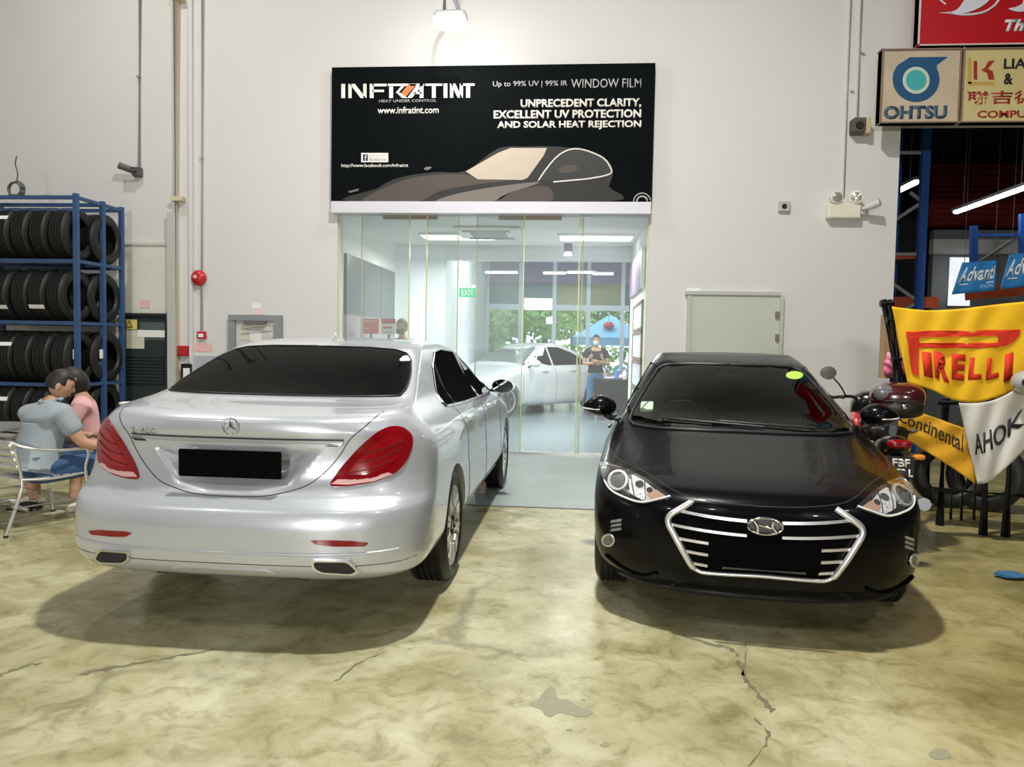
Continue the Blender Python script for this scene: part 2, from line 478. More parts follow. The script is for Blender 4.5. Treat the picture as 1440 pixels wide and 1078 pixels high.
        if s.arches:
            cb = bmesh.new()
            for (y, z, r, x0, x1) in s.arches:
                for sg in (1, -1):
                    lathe(cb, [(sg*x0, r), (sg*x1, r)], 'x', 48, Matrix.Translation((0, y, z)))
            cu = obj('cut', cb)
            md = o.modifiers.new('b', 'BOOLEAN'); md.object = cu; md.operation = 'DIFFERENCE'; md.solver = 'FAST' if s.holes else 'EXACT'
            me2 = bpy.data.meshes.new_from_object(o.evaluated_get(bpy.context.evaluated_depsgraph_get()))
            bpy.data.objects.remove(cu); o.modifiers.clear(); o.data = me2; bpy.data.meshes.remove(me); me = me2
            if not me.materials: me.materials.append(s.paint)
        me.name = 'body'; o.parent = s.root; s.body = o
        for p in me.polygons: p.use_smooth = True
        me.set_sharp_from_angle(angle=radians(38))
        if s.holes:
            me.materials.append(inner)
            md = o.modifiers.new('skin', 'SOLIDIFY'); md.thickness = .012; md.offset = -1; md.material_offset = 1; md.material_offset_rim = 1
        return o

def wheel(parent, loc, R_, rr, w, side, spokes, mrim, twin=True, name='wheel', turn=0):
    """tyre + rim ; axis along x, outer face towards side*x"""
    t = bpy.data.objects.new(name, None); COL.objects.link(t); t.parent = parent; t.location = loc; t.rotation_euler = (0, 0, turn); t.empty_display_size = .1
    h = w/2
    prof = [(-h*.82, rr+.005), (-h, rr+.03), (-h*1.02, rr+.06), (-h*.92, R_-.025), (-h*.78, R_-.006)]
    k = 5
    for i in range(k):
        a = -h*.78+i*(2*h*.78)/k; b = a+(2*h*.78)/k; g = .008
        prof += [(a+g, R_), (b-g, R_), (b-g, R_-.01), (b+g if i < k-1 else b, R_-.01)]
    prof = prof[:-2]+[(h*.78, R_-.006), (h*.92, R_-.025), (h*1.02, rr+.06), (h, rr+.03), (h*.82, rr+.005)]
    latheo('tyre', prof, 'x', TYRE, t, 56, ang=30)
    s = side
    latheo('rim', [(s*a, r) for a, r in [(h*.80, rr+.012), (h*.9, rr+.008), (h*.86, rr-.012), (h*.6, rr-.03), (-h*.7, rr-.035), (-h*.75, rr-.045), (h*.55, rr-.045)]], 'x', mrim, t, 56, closed=True)
    latheo('brake_disc', [(s*(h*.05), .03), (s*(h*.05), rr*.72), (s*(h*.15), rr*.72), (s*(h*.15), .03)], 'x', GREYM, t, 36)
    latheo('backing_plate', [(-s*h*.3, .02), (-s*h*.3, rr-.05), (-s*h*.2, rr-.05), (-s*h*.2, .02)], 'x', BLACKM, t, 36)
    latheo('hub_cap', [(s*h*.45, .055), (s*h*.72, .052), (s*h*.76, .035), (s*h*.77, .001)], 'x', mrim, t, 24)
    bm = bmesh.new(); box(bm, s*h*.60, s*h*.86, -.018, .018, .03, rr*.55); box(bm, s*h*.70, s*h*.95, -.014, .014, rr*.5, rr-.012)
    if not twin:
        bm.clear(); box(bm, s*h*.50, s*h*.70, -.034, .034, .03, rr*.5); box(bm, s*h*.56, s*h*.82, -.026, .026, rr*.45, rr-.018)
    me = bpy.data.meshes.new('spoke'); bmesh.ops.recalc_face_normals(bm, faces=bm.faces[:]); bm.to_mesh(me); bm.free(); me.materials.append(mrim)
    for i in range(spokes):
        for dlt in ((-.09, .09) if twin else (0,)):
            o = bpy.data.objects.new('spoke', me); COL.objects.link(o); o.parent = t; o.rotation_euler = (2*pi*i/spokes+dlt, 0, 0)
    return t
RIM = mat('bright alloy rim', (.66, .66, .64), .35, .25)
def seat_row(root, xs, y, zb, fwd, mt, top=1.28, hw=.24):
    for x in xs:
        bm = bmesh.new(); box(bm, x-hw, x+hw, y, y+.12*1, zb, top-.24)
        bmesh.ops.bevel(bm, geom=bm.edges[:], offset=.05, segments=3, affect='EDGES'); s_ = sharp(obj('seat_back', bm, mt, root), 50)
        bm = bmesh.new(); box(bm, x-.12, x+.12, y+.01, y+.11, top-.21, top-.03)
        bmesh.ops.bevel(bm, geom=bm.edges[:], offset=.045, segments=3, affect='EDGES'); sharp(obj('headrest', bm, mt, root), 50)
SEAT_D = mat('dark leather', (.035, .033, .032), .5); SEAT_L = mat('grey seat cloth', (.13, .15, .14), .8)
LINER = mat('dark cabin liner', (.03, .033, .032), .8)

# ------------------------------------------------------------ silver saloon
def silver_paint(name, base, metal=.75, rough=.28):
    m = mat(name, base, rough, metal, coat=1, var=.02, scale=40); return m
SILVER = silver_paint('silver metallic paint', (.56, .59, .64), .38, .33)
TINT = glassmat('dark tinted glass', (.11, .13, .115), .25)
REDL = mat('red lamp lens', (.24, .003, .007), .12, coat=.35, spec=.4, var=.2)
REDL2 = mat('bright red lamp inner band', (.33, .005, .009), .15, coat=.35, var=.25, scale=14)
CLEARL = mat('pale pink lamp lens strip', (.72, .42, .42), .15, coat=1)
MER = [ # z, w, yf, yr, bf, br, nf, nr
 (.265, .74, 2.30, -2.20, .6, .40, 2.6, 3.2),
 (.30, .86, 2.45, -2.57, .7, .50, 2.6, 3.5),
 (.355, .925, 2.55, -2.665, .8, .54, 2.6, 3.5),
 (.44, .950, 2.60, -2.700, .85, .60, 2.6, 3.5),
 (.56, .955, 2.625, -2.705, .85, .62, 2.6, 3.4),
 (.655, .953, 2.61, -2.680, .85, .60, 2.6, 3.4),
 (.69, .950, 2.58, -2.640, .85, .58, 2.6, 3.35),
 (.715, .948, 2.56, -2.605, .85, .56, 2.6, 3.25),
 (.82, .943, 2.50, -2.560, .9, .56, 2.6, 3.1),
 (.90, .935, 2.25, -2.555, .95, .56, 2.6, 3.0),
 (.97, .915, 1.85, -2.560, .9, .55, 2.6, 2.95),
 (1.03, .880, 1.50, -2.572, .8, .54, 2.5, 2.9),
 (1.075, .845, 1.30, -2.565, .6, .52, 2.5, 2.8),
 (1.105, .815, 1.16, -2.51, .40, .46, 2.5, 2.9),
 (1.130, .790, 1.05, -2.36, .30, .36, 3.1, 3.0),
 (1.152, .772, .98, -2.16, .27, .28, 3.1, 2.9),
 (1.175, .758, .90, -2.03, .27, .24, 3.1, 2.8),
 (1.21, .742, .82, -1.93, .27, .24, 3.1, 2.8),
 (1.30, .702, .57, -1.70, .27, .24, 3.1, 2.8),
 (1.38, .665, .36, -1.49, .27, .24, 3.1, 2.8),
 (1.44, .628, .20, -1.31, .27, .25, 3.1, 2.7),
 (1.478, .575, .0, -1.10, .34, .28, 2.3, 2.5),
 (1.498, .46, -.15, -.82, .20, .20, 2.2, 2.3),
 (1.507, .22, -.24, -.56, .08, .08, 2.0, 2.0),
 (1.509, .03, -.28, -.48, .02, .02, 2.0, 2.0)]
REC = [(-.45, .950), (.45, .950), (.37, .865), (.28, .765), (.1, .735), (-.1, .735), (-.28, .765), (-.37, .865)]
def mer_def(c):
    c = c.copy()
    if c.y < -2.2 and .72 < c.z < 1.04:
        d = sdpoly(c.x, c.z, REC)
        if d < 0: t = min(1, -d/.07); c.y += .07*t*t*(3-2*t)
    return c
MLOC = (-1.70, 3.53+2.625, 0); MRZ = radians(-0.1)
silver = Car('saloon_car', 'silver luxury saloon seen from behind, parked left with its rear to us', MLOC, MRZ, MER, SILVER, deform=mer_def, sub=8, K=(18, 26, 60),
             arches=[(-1.50, .345, .385, .60, 1.3), (1.66, .345, .385, .60, 1.3)])

# --- details of the silver saloon
S = silver
GW = S.loc([(450, 487), (520, 489), (556, 492), (572, 497), (578, 506), (578, 525), (573, 545), (562, 557), (500, 558), (400, 556)])
GW = [p for p in GW]
S.patch('rear_window', GW, 'rear', TINT, .005, .06, thick=.004)
frit = S.path(GW+[GW[0]], 'rear', .004, 90)
bm = bmesh.new(); tube(bm, frit[:-1], .006, 6, False, True); obj('window_seal', bm, BLACK, S.root, True)
HO = rpoly([(x*.97, z+(.012 if z < 1.3 else -.012)) for x, z in GW], .01, 2)
S.hole([(x*.975, 1.30+(z-1.30)*.93) for x, z in GW], 'rear')
TLP = S.loc([(461, 684), (477, 660), (503, 630), (528, 608), (548, 599), (566, 600), (579, 611), (580, 626), (571, 649), (554, 667), (525, 678), (490, 684)], False)
TL1 = rpoly(TLP, .03, 3)
cx = sum(p[0] for p in TLP)/len(TLP); cz = sum(p[1] for p in TLP)/len(TLP)
zlo = min(p[1] for p in TLP)
for m in (False, True):
    tl = S.patch('tail_lamp', TL1, 'rear', REDL, .008, .04, mirror=m, thick=.014)
    IN = S.loc([(486, 668), (506, 644), (528, 622), (548, 612), (564, 612), (568, 622), (558, 644), (538, 660), (515, 667)], False)
    S.patch('lamp_band', rpoly(IN, .02, 3), 'rear', REDL2, .0095, .04, parent=tl, mirror=m, thick=.002)
    for rb in (((488, 664), (520, 659), (550, 646)), ((500, 650), (530, 645), (560, 632)), ((513, 636), (540, 630), (567, 619))):
        S.line('lamp_rib', S.loc(rb, False), 'rear', .003, mat('dark red lamp rib', (.10, .002, .004), .3), .0105, 24, True, parent=tl, mirror=m)
    ST = S.loc([(466, 681), (475, 674), (510, 674), (545, 664), (552, 667), (525, 677), (490, 682)], False)
    S.patch('clear_strip', ST, 'rear', CLEARL, .0105, .04, parent=tl, mirror=m, thick=.003)
    S.patch('rear_reflector', rpoly(S.loc([(436, 760), (450, 758.5), (495, 760), (519, 763), (512, 768), (470, 768), (446, 766)], False), .008, 2), 'rear', REDL, .005, .05, mirror=m, thick=.006)
    EX = rpoly(S.loc([(437, 785), (492, 786), (506, 800), (497, 804), (452, 801), (441, 796)], False), .02, 4)
    ex = S.patch('exhaust_tip', EX, 'rear', CHROME, .024, .05, mirror=m, thick=.03)
    c0 = sum(p[0] for p in EX)/len(EX), sum(p[1] for p in EX)/len(EX)
    S.patch('exhaust_opening', [(c0[0]+(x-c0[0])*.86, c0[1]+(z-c0[1])*.72) for x, z in EX], 'rear', BLACKM, .0255, .05, parent=ex, mirror=m, thick=.002)
GAP = mat('dark panel gap', (.03, .032, .034), .6)
LID = S.loc([(540, 578), (515, 598), (492, 618), (478, 640), (458, 663), (432, 682), (400, 692), (360, 698)])
S.line('boot_lid_seam', LID, 'rear', .0026, GAP, 0, 120, True)
LT = S.loc([(555, 568), (540, 578)], False)
CH = S.loc([(488, 629), (430, 624), (380, 619), (340, 615)])
zc = sum(p[1] for p in CH)/len(CH)
print('ZC', zc, 'REC', S.loc([(205,618),(228,650),(260,685),(320,692),(430,622),(415,650),(385,685)],False)); print('chrome', CH[:3], 'lid', LID[:8], 'tl', TLP[:3], 'GW', GW[:6])
xe = .55
S.patch('boot_chrome_strip', [(-xe, zc-.006), (-xe+.03, zc-.016), (xe-.03, zc-.016), (xe, zc-.006), (xe, zc+.007), (-xe, zc+.007)], 'rear', CHROME, .012, .03, thick=.02)
bm = bmesh.new(); box(bm, -.262, .262, -2.60, -2.585, .800, .935); bmesh.ops.bevel(bm, geom=bm.edges[:], offset=.004, segments=2, affect='EDGES')
setp(obj('number_plate', bm, mat('blank black number plate', (.001, .001, .001), .7, spec=.05), S.root), 'plain black number plate')
S.line('boot_lip_shadow_gap', [(-.55, zc+.016), (.55, zc+.016)], 'rear', .0045, GAP, .004, 60)
for zk in (.0,): S.line('chrome_strip_groove', [(-.53, zc-.002), (.53, zc-.002)], 'rear', .0022, GREYM, .0125, 60)
# star in a ring
bm = bmesh.new(); tube(bm, [(.040*cos(2*pi*k/28), -2.588, 1.093-.04+.04*sin(2*pi*k/28)) for k in range(28)], .0032, 6, False, True)
for k in range(3):
    a = pi/2+2*pi*k/3; c = Vector((0, -2.590, 1.053)); e = c+Vector((cos(a), 0, sin(a)))*.039; s_ = Vector((-sin(a), 0, cos(a)))*.0065
    v = [bm.verts.new(q) for q in (c+s_, e, c-s_, c+Vector((0, -.005, 0)))]
    bm.faces.new((v[0], v[1], v[3])); bm.faces.new((v[1], v[2], v[3]))
obj('star_emblem', bm, CHROME, S.root)
def on_rear(x0, x1, z0, z1):
    def f(u, v):
        c = S.cast(x0+(x1-x0)*u, z0+(z1-z0)*v, 'rear'); return c[0]+c[1]*.001, c[1]
    return f
lettering('model_badge', 'S 400', on_rear(-.545, -.40, zc+.022, zc+.050), CHROME, S.root, .01)
S.patch('diffuser', rpoly([(-.40, .292), (-.36, .325), (.36, .325), (.40, .292)], .02, 3), 'rear', BLACKM, .004, .06, thick=.01)
S.patch('bumper_chrome_trim', rpoly([(-.26, .352), (.26, .352), (.22, .372), (-.22, .372)], .006, 2), 'rear', SATIN, .006, .05, thick=.008)
for zz, r_ in ((.405, .0028),): S.line('bumper_seam', [(-.93, zz+.02), (-.80, zz), (0, zz-.004), (.80, zz), (.93, zz+.02)], 'rear', r_, GAP, -.001, 60, True)
S.line('bumper_ridge', [(-.84, .470), (-.6, .462), (0, .458), (.6, .462), (.84, .470)], 'rear', .007, SILVER, -.001, 70, True, seg=10)
for m in (False, True):
    for q0, q1 in (((505, 630), (572, 634)), ((490, 648), (560, 654))): pass
bm = bmesh.new(); lathe(bm, [(0, .036), (.02, .03), (.05, .014), (.062, .003)], 'z', 14, Matrix.Translation((0, -1.0, 1.478)) @ Matrix.Scale(.35, 4, (1, 0, 0)) @ Matrix.Scale(2.2, 4, (0, 1, 0)))
sharp(obj('roof_antenna', bm, SILVER, S.root), 60)
SWR = [(-1.36, 1.075), (-.70, 1.055), (-.02, 1.045), (-.02, 1.415), (-.42, 1.432), (-.76, 1.412), (-1.05, 1.325), (-1.30, 1.15)]
SWF = [(.035, 1.045), (.90, 1.04), (.76, 1.12), (.50, 1.25), (.26, 1.36), (.035, 1.41)]
for ax in ('right', 'left'):
    for nm, P in (('rear_side_window', SWR), ('front_side_window', SWF)):
        w = S.patch(nm, rpoly(P, .02, 2), ax, mat('black privacy glass', (.006, .007, .007), .15, spec=.0), .004, .12, thick=.01)
        S.line('chrome_surround', rpoly(P, .03, 2)+[rpoly(P, .03, 2)[0]], ax, .008, CHROME, .005, 80, False, parent=w)
    S.line('pillar_trim', [(.008, 1.05), (.006, 1.23), (.0, 1.405)], ax, .016, SATIN, .006, 10)
    S.line('quarter_divider', [(-1.05, 1.07), (-.99, 1.345)], ax, .010, BLACK, .008, 8)
    for y0 in (-.92, .16):
        S.line('door_handle', [(y0, .955), (y0+.02, .962), (y0+.19, .958), (y0+.21, .95)], ax, .012, SATIN, .022, 10, True)
    for y0 in (.0, 1.12): S.line('door_seam', [(y0, 1.03), (y0-.02, .7), (y0, .32)], ax, .003, GAP, -.0005, 24)
    S.line('door_seam', [(-1.12, 1.06), (-.98, .86), (-.98, .70), (-.95, .45), (-.90, .32)], ax, .003, GAP, -.0005, 30, True)
    S.line('sill_trim', [(-1.02, .31), (0, .305), (1.16, .31)], ax, .017, SATIN, .004, 20)
for m in (1, -1):
    mr = bpy.data.objects.new('door_mirror', None); COL.objects.link(mr); mr.parent = S.root
    bm = bmesh.new(); bmesh.ops.create_uvsphere(bm, u_segments=24, v_segments=14, radius=1)
    for v in bm.verts:
        c = v.co; c.y = max(c.y, -.25) ; c.x *= (.125 if c.x*m > 0 else .10); c.z = c.z*.078*(1 if c.z > 0 else .9); c.y *= .10
        c.x += m*.985; c.y += .83; c.z += 1.115-.02
    sharp(obj('mirror_housing', bm, SILVER, mr), 45)
    bm = bmesh.new(); lathe(bm, [(.800, .001), (.800, .97), (.803, 1)], 'y', 28, Matrix.Translation((m*.99, 0, 1.095)) @ Matrix.Scale(.098, 4, (1, 0, 0)) @ Matrix.Scale(.062, 4, (0, 0, 1)))
    sharp(obj('mirror_glass', bm, mat('mirror glass', (.10, .11, .11), .05, 1), mr), 40)
    tubeo('mirror_arm', [(m*.80, .86, 1.045), (m*.90, .86, 1.055), (m*.96, .85, 1.07)], .022, BLACK, mr)
WF = rpoly([(-.58, 1.14), (.58, 1.14), (.48, 1.40), (-.48, 1.40)], .05, 3)
S.patch('windscreen', WF, 'front', glassmat('pale windscreen glass', (.75, .82, .78), .8), .004, .1, thick=.003); S.hole([(x*.97, 1.26+(z-1.26)*.93) for x, z in WF], 'front')
seat_row(S.root, (-.36, 0, .36), -1.30, .6, 1, SEAT_D, 1.20, .22); seat_row(S.root, (-.38, .38), -.30, .5, 1, SEAT_D, 1.30, .25)
bxo('parcel_shelf', -.66, .66, -1.80, -1.25, 1.06, 1.09, SEAT_D, S.root, .01)
setp(bxo('rear_window_sticker', -.09, .06, -1.915, -1.913, 1.185, 1.195, PAPER, S.root), 'small white sticker')
S.finish(LINER)
for y in (-1.50, 1.66):
    for s in (1, -1): wheel(S.root, (s*.825, y, .345), .345, .24, .24, s, 10, RIM)
# ------------------------------------------------------------ black saloon
BLACKP = mat('black metallic paint', (.003, .003, .004), .25, 0, coat=.2, spec=.1, var=.3, scale=60)
ELA = [
 (.17, .70, 1.98, -2.05, .5, .45, 2.5, 2.7),
 (.205, .80, 2.18, -2.15, .62, .5, 2.5, 2.7),
 (.26, .865, 2.235, -2.22, .66, .55, 2.5, 2.7),
 (.36, .890, 2.265, -2.26, .68, .6, 2.5, 2.7),
 (.48, .898, 2.285, -2.28, .70, .6, 2.5, 2.7),
 (.60, .900, 2.275, -2.27, .72, .6, 2.5, 2.7),
 (.68, .898, 2.235, -2.24, .76, .6, 2.5, 2.6),
 (.725, .895, 2.17, -2.22, .80, .6, 2.5, 2.6),
 (.77, .890, 2.02, -2.21, .82, .6, 2.5, 2.6),
 (.83, .880, 1.74, -2.20, .80, .6, 2.5, 2.6),
 (.88, .862, 1.50, -2.19, .72, .6, 2.5, 2.6),
 (.925, .83, 1.30, -2.17, .58, .6, 2.5, 2.6),
 (.96, .80, 1.14, -2.10, .42, .5, 2.4, 2.6),
 (.985, .785, 1.04, -2.0, .36, .4, 2.3, 2.6),
 (1.06, .75, .87, -1.80, .34, .34, 2.3, 2.5),
 (1.18, .682, .62, -1.46, .32, .32, 2.3, 2.5),
 (1.29, .628, .38, -1.14, .31, .30, 2.3, 2.5),
 (1.365, .585, .20, -.90, .32, .30, 2.3, 2.5),
 (1.41, .555, .02, -.70, .34, .3, 2.3, 2.3),
 (1.436, .50, -.12, -.55, .2, .2, 2.3, 2.2),
 (1.447, .26, -.22, -.42, .1, .1, 2, 2),
 (1.450, .03, -.30, -.36, .02, .02, 2, 2)]
EYAW = radians(180-5.5)
ELOC = (.94+2.285*sin(radians(5.5)), 3.85+2.285*cos(radians(5.5)), 0)
black = Car('compact_saloon_car', 'black saloon parked on the right with its bonnet and chromed grille to us', ELOC, EYAW, ELA, BLACKP, sub=5,
            arches=[(-1.37, .315, .35, .58, 1.3), (1.40, .315, .35, .58, 1.3)])

# --- details of the black saloon
B = black
WS = B.loc([(1035, 513), (970, 512), (936, 513), (926, 519), (912, 540), (897, 566), (885, 590), (888, 597), (920, 602), (980, 605), (1045, 607)])
CLR = glassmat('clear green windscreen glass', (.36, .47, .41), .6)
B.patch('windscreen', WS, 'front', CLR, .005, .07, thick=.003)
fr = B.path(WS+[WS[0]], 'front', .004, 90); bm = bmesh.new(); tube(bm, fr[:-1], .012, 6, False, True); obj('windscreen_seal', bm, BLACK, B.root, True)
B.hole([(x*.97, 1.20+(z-1.20)*.94) for x, z in WS], 'front')
print('WS', WS[:11])
LAMPB = mat('dark lamp bezel', (.03, .03, .032), .2, coat=1)
LAMPC = mat('lamp reflector', (.70, .71, .72), .2, .35, var=.5, scale=55, bump=.6)
mat('projector lens', (.10, .105, .11), .08, .5, coat=1)
AMB = mat('amber reflector', (.50, .33, .24), .2, .3)
HLp = [(844, 646), (858, 651), (886, 661), (912, 675), (932, 688), (946, 699), (926, 705), (902, 709), (876, 700), (857, 688), (848, 672)]
HL = B.loc(HLp, False)
def hl(pts): return B.loc(pts, False)
for m in (False, True):
    h = B.patch('headlamp', rpoly(HL, .015, 3), 'front', LAMPB, .004, .03, mirror=m, thick=.012)
    B.patch('headlamp_lens_reflector', rpoly(hl([(889, 668), (905, 676), (922, 690), (938, 699), (905, 704), (888, 695), (884, 680)]), .008, 2), 'front', LAMPC, .007, .03, parent=h, mirror=m, thick=.002)
    for qx, qy, qr in ((900, 682, 6), (914, 690, 4.5)):
        B.patch('bulb_cup', hl([(qx+qr*cos(a), qy+qr*.8*sin(a)) for a in [2*pi*k/14 for k in range(14)]]), 'front', MATS['projector lens'], .0095, .03, parent=h, mirror=m, thick=.002)
    B.line('reflector_rib', hl([(888, 672), (893, 697)]), 'front', .003, LAMPB, .008, 8, parent=h, mirror=m)
    B.line('reflector_rib', hl([(907, 678), (909, 703)]), 'front', .003, LAMPB, .008, 8, parent=h, mirror=m)
    B.patch('indicator', hl([(915, 688), (924, 690), (938, 699), (918, 702), (910, 696)]), 'front', AMB, .009, .03, parent=h, mirror=m, thick=.002)
    for nm, mt, kx in (('projector_ring', SATIN, 1.0), ('projector_lens', mat('projector lens', (.10, .105, .11), .08, .5, coat=1), .74)):
        E_ = hl([(870+14*kx*cos(a), 676+14*kx*sin(a)) for a in [2*pi*k/24 for k in range(24)]])
        B.patch(nm, E_, 'front', mt, .011 if kx == 1 else .014, .03, parent=h, mirror=m, thick=.006)
    B.line('lamp_light_guide', hl([(851, 676), (860, 689), (878, 699), (902, 706), (926, 702), (943, 698)]), 'front', .0055, WHITEP, .007, 30, True, parent=h, mirror=m)
    B.line('lamp_light_guide', hl([(848, 660), (852, 654), (866, 656)]), 'front', .003, SATIN, .006, 12, True, parent=h, mirror=m)
    E_ = hl([(857+8*cos(a), 759+8*sin(a)) for a in [2*pi*k/20 for k in range(20)]])
    fp = B.patch('fog_lamp', E_, 'front', MATS['projector lens'], .006, .02, mirror=m, thick=.01)
    B.line('fog_lamp_ring', E_+[E_[0]], 'front', .006, SATIN, .008, 30, parent=fp, mirror=m)
    for k in range(3):
        B.patch('fog_lamp_slat', rpoly(hl([(861, 731+k*6), (874, 729+k*6), (874, 733+k*6), (859, 735+k*6)]), .004, 2), 'front', GREYM if k else SATIN, .006, .02, parent=fp, mirror=m, thick=.008)
    B.line('lower_bumper_trim', [(.80, .30), (.70, .262), (.60, .248), (.52, .285)], 'front', .011, BLACKP, .006, 24, True, mirror=m)
# grille
GI = B.loc([(1077, 716), (1030, 712), (975, 706), (936, 727), (978, 802), (1030, 806), (1077, 808)], False)
GI[0] = (0, GI[0][1]); GI[-1] = (0, GI[-1][1])
print('GI', GI)
GP = GI+[(-x, z) for x, z in GI[-2:0:-1]]
B.patch('grille_opening', GP, 'front', mat('black grille mesh', (.002, .002, .002), .8, spec=.05), .004, .06, thick=.01)
fr_ = [GI[2], (GI[3][0]*1.0, GI[3][1]), GI[4], GI[6]]
FR = rpoly([(GI[2][0], GI[2][1]), (GI[3][0], GI[3][1]), (GI[4][0], GI[4][1]), (0, GI[6][1])], .0, 1)
full = [GI[2], GI[3], GI[4], (0, GI[6][1]), (-GI[4][0], GI[4][1]), (-GI[3][0], GI[3][1]), (-GI[2][0], GI[2][1])]
def openround(P, r):
    out = [P[0]]
    for i in range(1, len(P)-1):
        q = rpoly([P[i-1], P[i], P[i+1]], r, 5)[6:12]; out += q
    return out+[P[-1]]
fl = openround(full, .05)
pth = B.path(fl, 'front', .014, 120); nP = len(pth)
rad = [.017 if abs(p.x) > abs(GI[4][0])*1.02 else .011 for p in pth]
bm = bmesh.new(); tube(bm, pth, rad, 8); setp(sharp(obj('grille_frame', bm, SATIN, B.root), 60), 'bright satin hexagonal surround')
def edgex(z):
    for (xa, za), (xb, zb) in ((GI[2], GI[3]), (GI[3], GI[4])):
        if min(za, zb) <= z <= max(za, zb): return xa+(xb-xa)*(z-za)/(zb-za)
    return GI[4][0]
z0_, z1_ = GI[4][1], GI[2][1]
for k, fz in enumerate((.865, .665, .475, .30, .125)):
    ze = z0_+(z1_-z0_)*fz; xe = edgex(ze)-.012; dz = -.022 if k < 2 else -.016
    def bar(xa, xb):
        q = []
        for i in range(13):
            x = xa+(xb-xa)*i/12; q.append((x, ze+dz*(1-(x/xe)**2)))
        P_ = [(x, z+.007) for x, z in q]+[(x, z-.007) for x, z in q[::-1]]
        B.patch('grille_bar', P_, 'front', SATIN, .010, .2, thick=.008)
    if k < 2: bar(-xe, -.085 if k < 2 else 0); bar(.085, xe)
    else: bar(-xe, -.268); bar(.268, xe)
yp = 2.30
bm = bmesh.new(); box(bm, -.268, .268, yp, yp+.014, .385, .525); bmesh.ops.bevel(bm, geom=bm.edges[:], offset=.004, segments=2, affect='EDGES')
setp(obj('number_plate', bm, MATS['blank black number plate'], B.root), 'plain black number plate')
tubeo('plate_holder_edge', [(-.20, yp+.008, .378), (.20, yp+.008, .378)], .006, GREYM, B.root)
ec = B.loc([(1077, 738)], False)[0]; ez = ec[1]
bm = bmesh.new(); tube(bm, [(.083*cos(t), 2.305, ez+.041*sin(t)) for t in [2*pi*k/36 for k in range(36)]], .0065, 8, False, True)
for sx in (-1, 1): tube(bm, smoothpath([(sx*.048+.010, 2.305, ez+.030), (sx*.036, 2.306, ez), (sx*.048-.012, 2.305, ez-.030)], 5), .0095, 8)
tube(bm, smoothpath([(-.036, 2.306, ez-.008), (0, 2.308, ez), (.036, 2.306, ez+.008)], 5), .008, 8)
for v in bm.verts: v.co.x = -v.co.x if False else v.co.x
sharp(obj('oval_emblem', bm, CHROME, B.root), 60)
B.patch('emblem_backing', [(.078*cos(t), ez+.036*sin(t)) for t in [2*pi*k/24 for k in range(24)]], 'front', BLACK, .012, .05, thick=.01)
HS = B.loc([(858, 630), (870, 645), (905, 662), (950, 690), (972, 698), (1020, 707), (1077, 712)])
B.line('bonnet_seam', HS, 'front', .003, GAP, -.001, 80, True)
B.patch('lower_intake', rpoly([(-.46, .215), (-.40, .262), (.40, .262), (.46, .215)], .02, 3), 'front', BLACKM, .003, .06, thick=.01)
B.line('front_lip', [(-.72, .215), (-.5, .205), (0, .200), (.5, .205), (.72, .215)], 'front', .016, BLACK, .004, 50, True)
for m in (1, -1):   # wipers
    W_ = B.path([(m*.16+.34, .985), (m*.16-.05, .972), (m*.16-.30, .962)], 'front', .02, 16)
    tubeo('wiper', W_, .008, BLACK, B.root)
for m in (1, -1):
    mr = bpy.data.objects.new('door_mirror', None); COL.objects.link(mr); mr.parent = B.root
    bm = bmesh.new(); bmesh.ops.create_uvsphere(bm, u_segments=24, v_segments=14, radius=1)
    for v in bm.verts:
        c = v.co; c.y = max(c.y, -.35); c.z = c.z*(.082 if c.z > 0 else .070)*(1-.25*max(0, c.x*m)); c.x *= (.125 if c.x*m > 0 else .12); c.y *= .10
        c.x += m*.945; c.y += .70; c.z += 1.045
    sharp(obj('mirror_housing', bm, BLACKP, mr), 45)
    tubeo('mirror_indicator', smoothpath([(m*1.066, .72, 1.035), (m*1.03, .772, 1.032), (m*.94, .797, 1.028)], 5), .0055, WHITEP, mr)
    bm = bmesh.new(); lathe(bm, [(.664, .001), (.661, .9), (.668, 1)], 'y', 24, Matrix.Translation((m*.945, 0, 1.048)) @ Matrix.Scale(.10, 4, (1, 0, 0)) @ Matrix.Scale(.062, 4, (0, 0, 1)))
    sharp(obj('mirror_glass', bm, MATS['mirror glass'], mr), 40)
    tubeo('mirror_arm', [(m*.80, .74, .955), (m*.86, .73, .970), (m*.92, .71, 1.0)], .024, BLACK, mr)
EWF = [(-.02, .985), (.86, .985), (.62, 1.12), (.36, 1.255), (.15, 1.33), (-.02, 1.355)]
EWR = [(-.08, .985), (-.08, 1.36), (-.45, 1.355), (-.85, 1.24), (-1.25, 1.06), (-1.30, 1.0)]
for ax in ('right', 'left'):
    for nm, P in (('front_side_window', EWF), ('rear_side_window', EWR)): B.patch(nm, rpoly(P, .02, 2), ax, MATS['black privacy glass'], .004, .12, thick=.01)
    for y0 in (-.75, .2): B.line('door_handle', [(y0, .86), (y0+.10, .865), (y0+.19, .86)], ax, .012, BLACKP, .020, 8, True)
    for y0 in (-.05, .98): B.line('door_seam', [(y0, .97), (y0-.01, .6), (y0, .3)], ax, .003, GAP, -.0005, 20)
seat_row(B.root, (-.36, .36), -.02, .45, 1, SEAT_L, 1.26, .25); seat_row(B.root, (-.34, .34), -.95, .5, 1, SEAT_L, 1.16, .30)
bxo('dashboard', -.70, .70, .62, .96, .72, .93, SEAT_D, B.root, .05)
tubeo('steering_wheel', [(.36+.185*cos(t), .50+.06*sin(t), .92+.17*sin(t)) for t in [2*pi*k/28 for k in range(28)]], .016, BLACK, B.root, closed=True)
bxo('dash_binnacle', .20, .52, .56, .74, .86, .965, SEAT_D, B.root, .04)
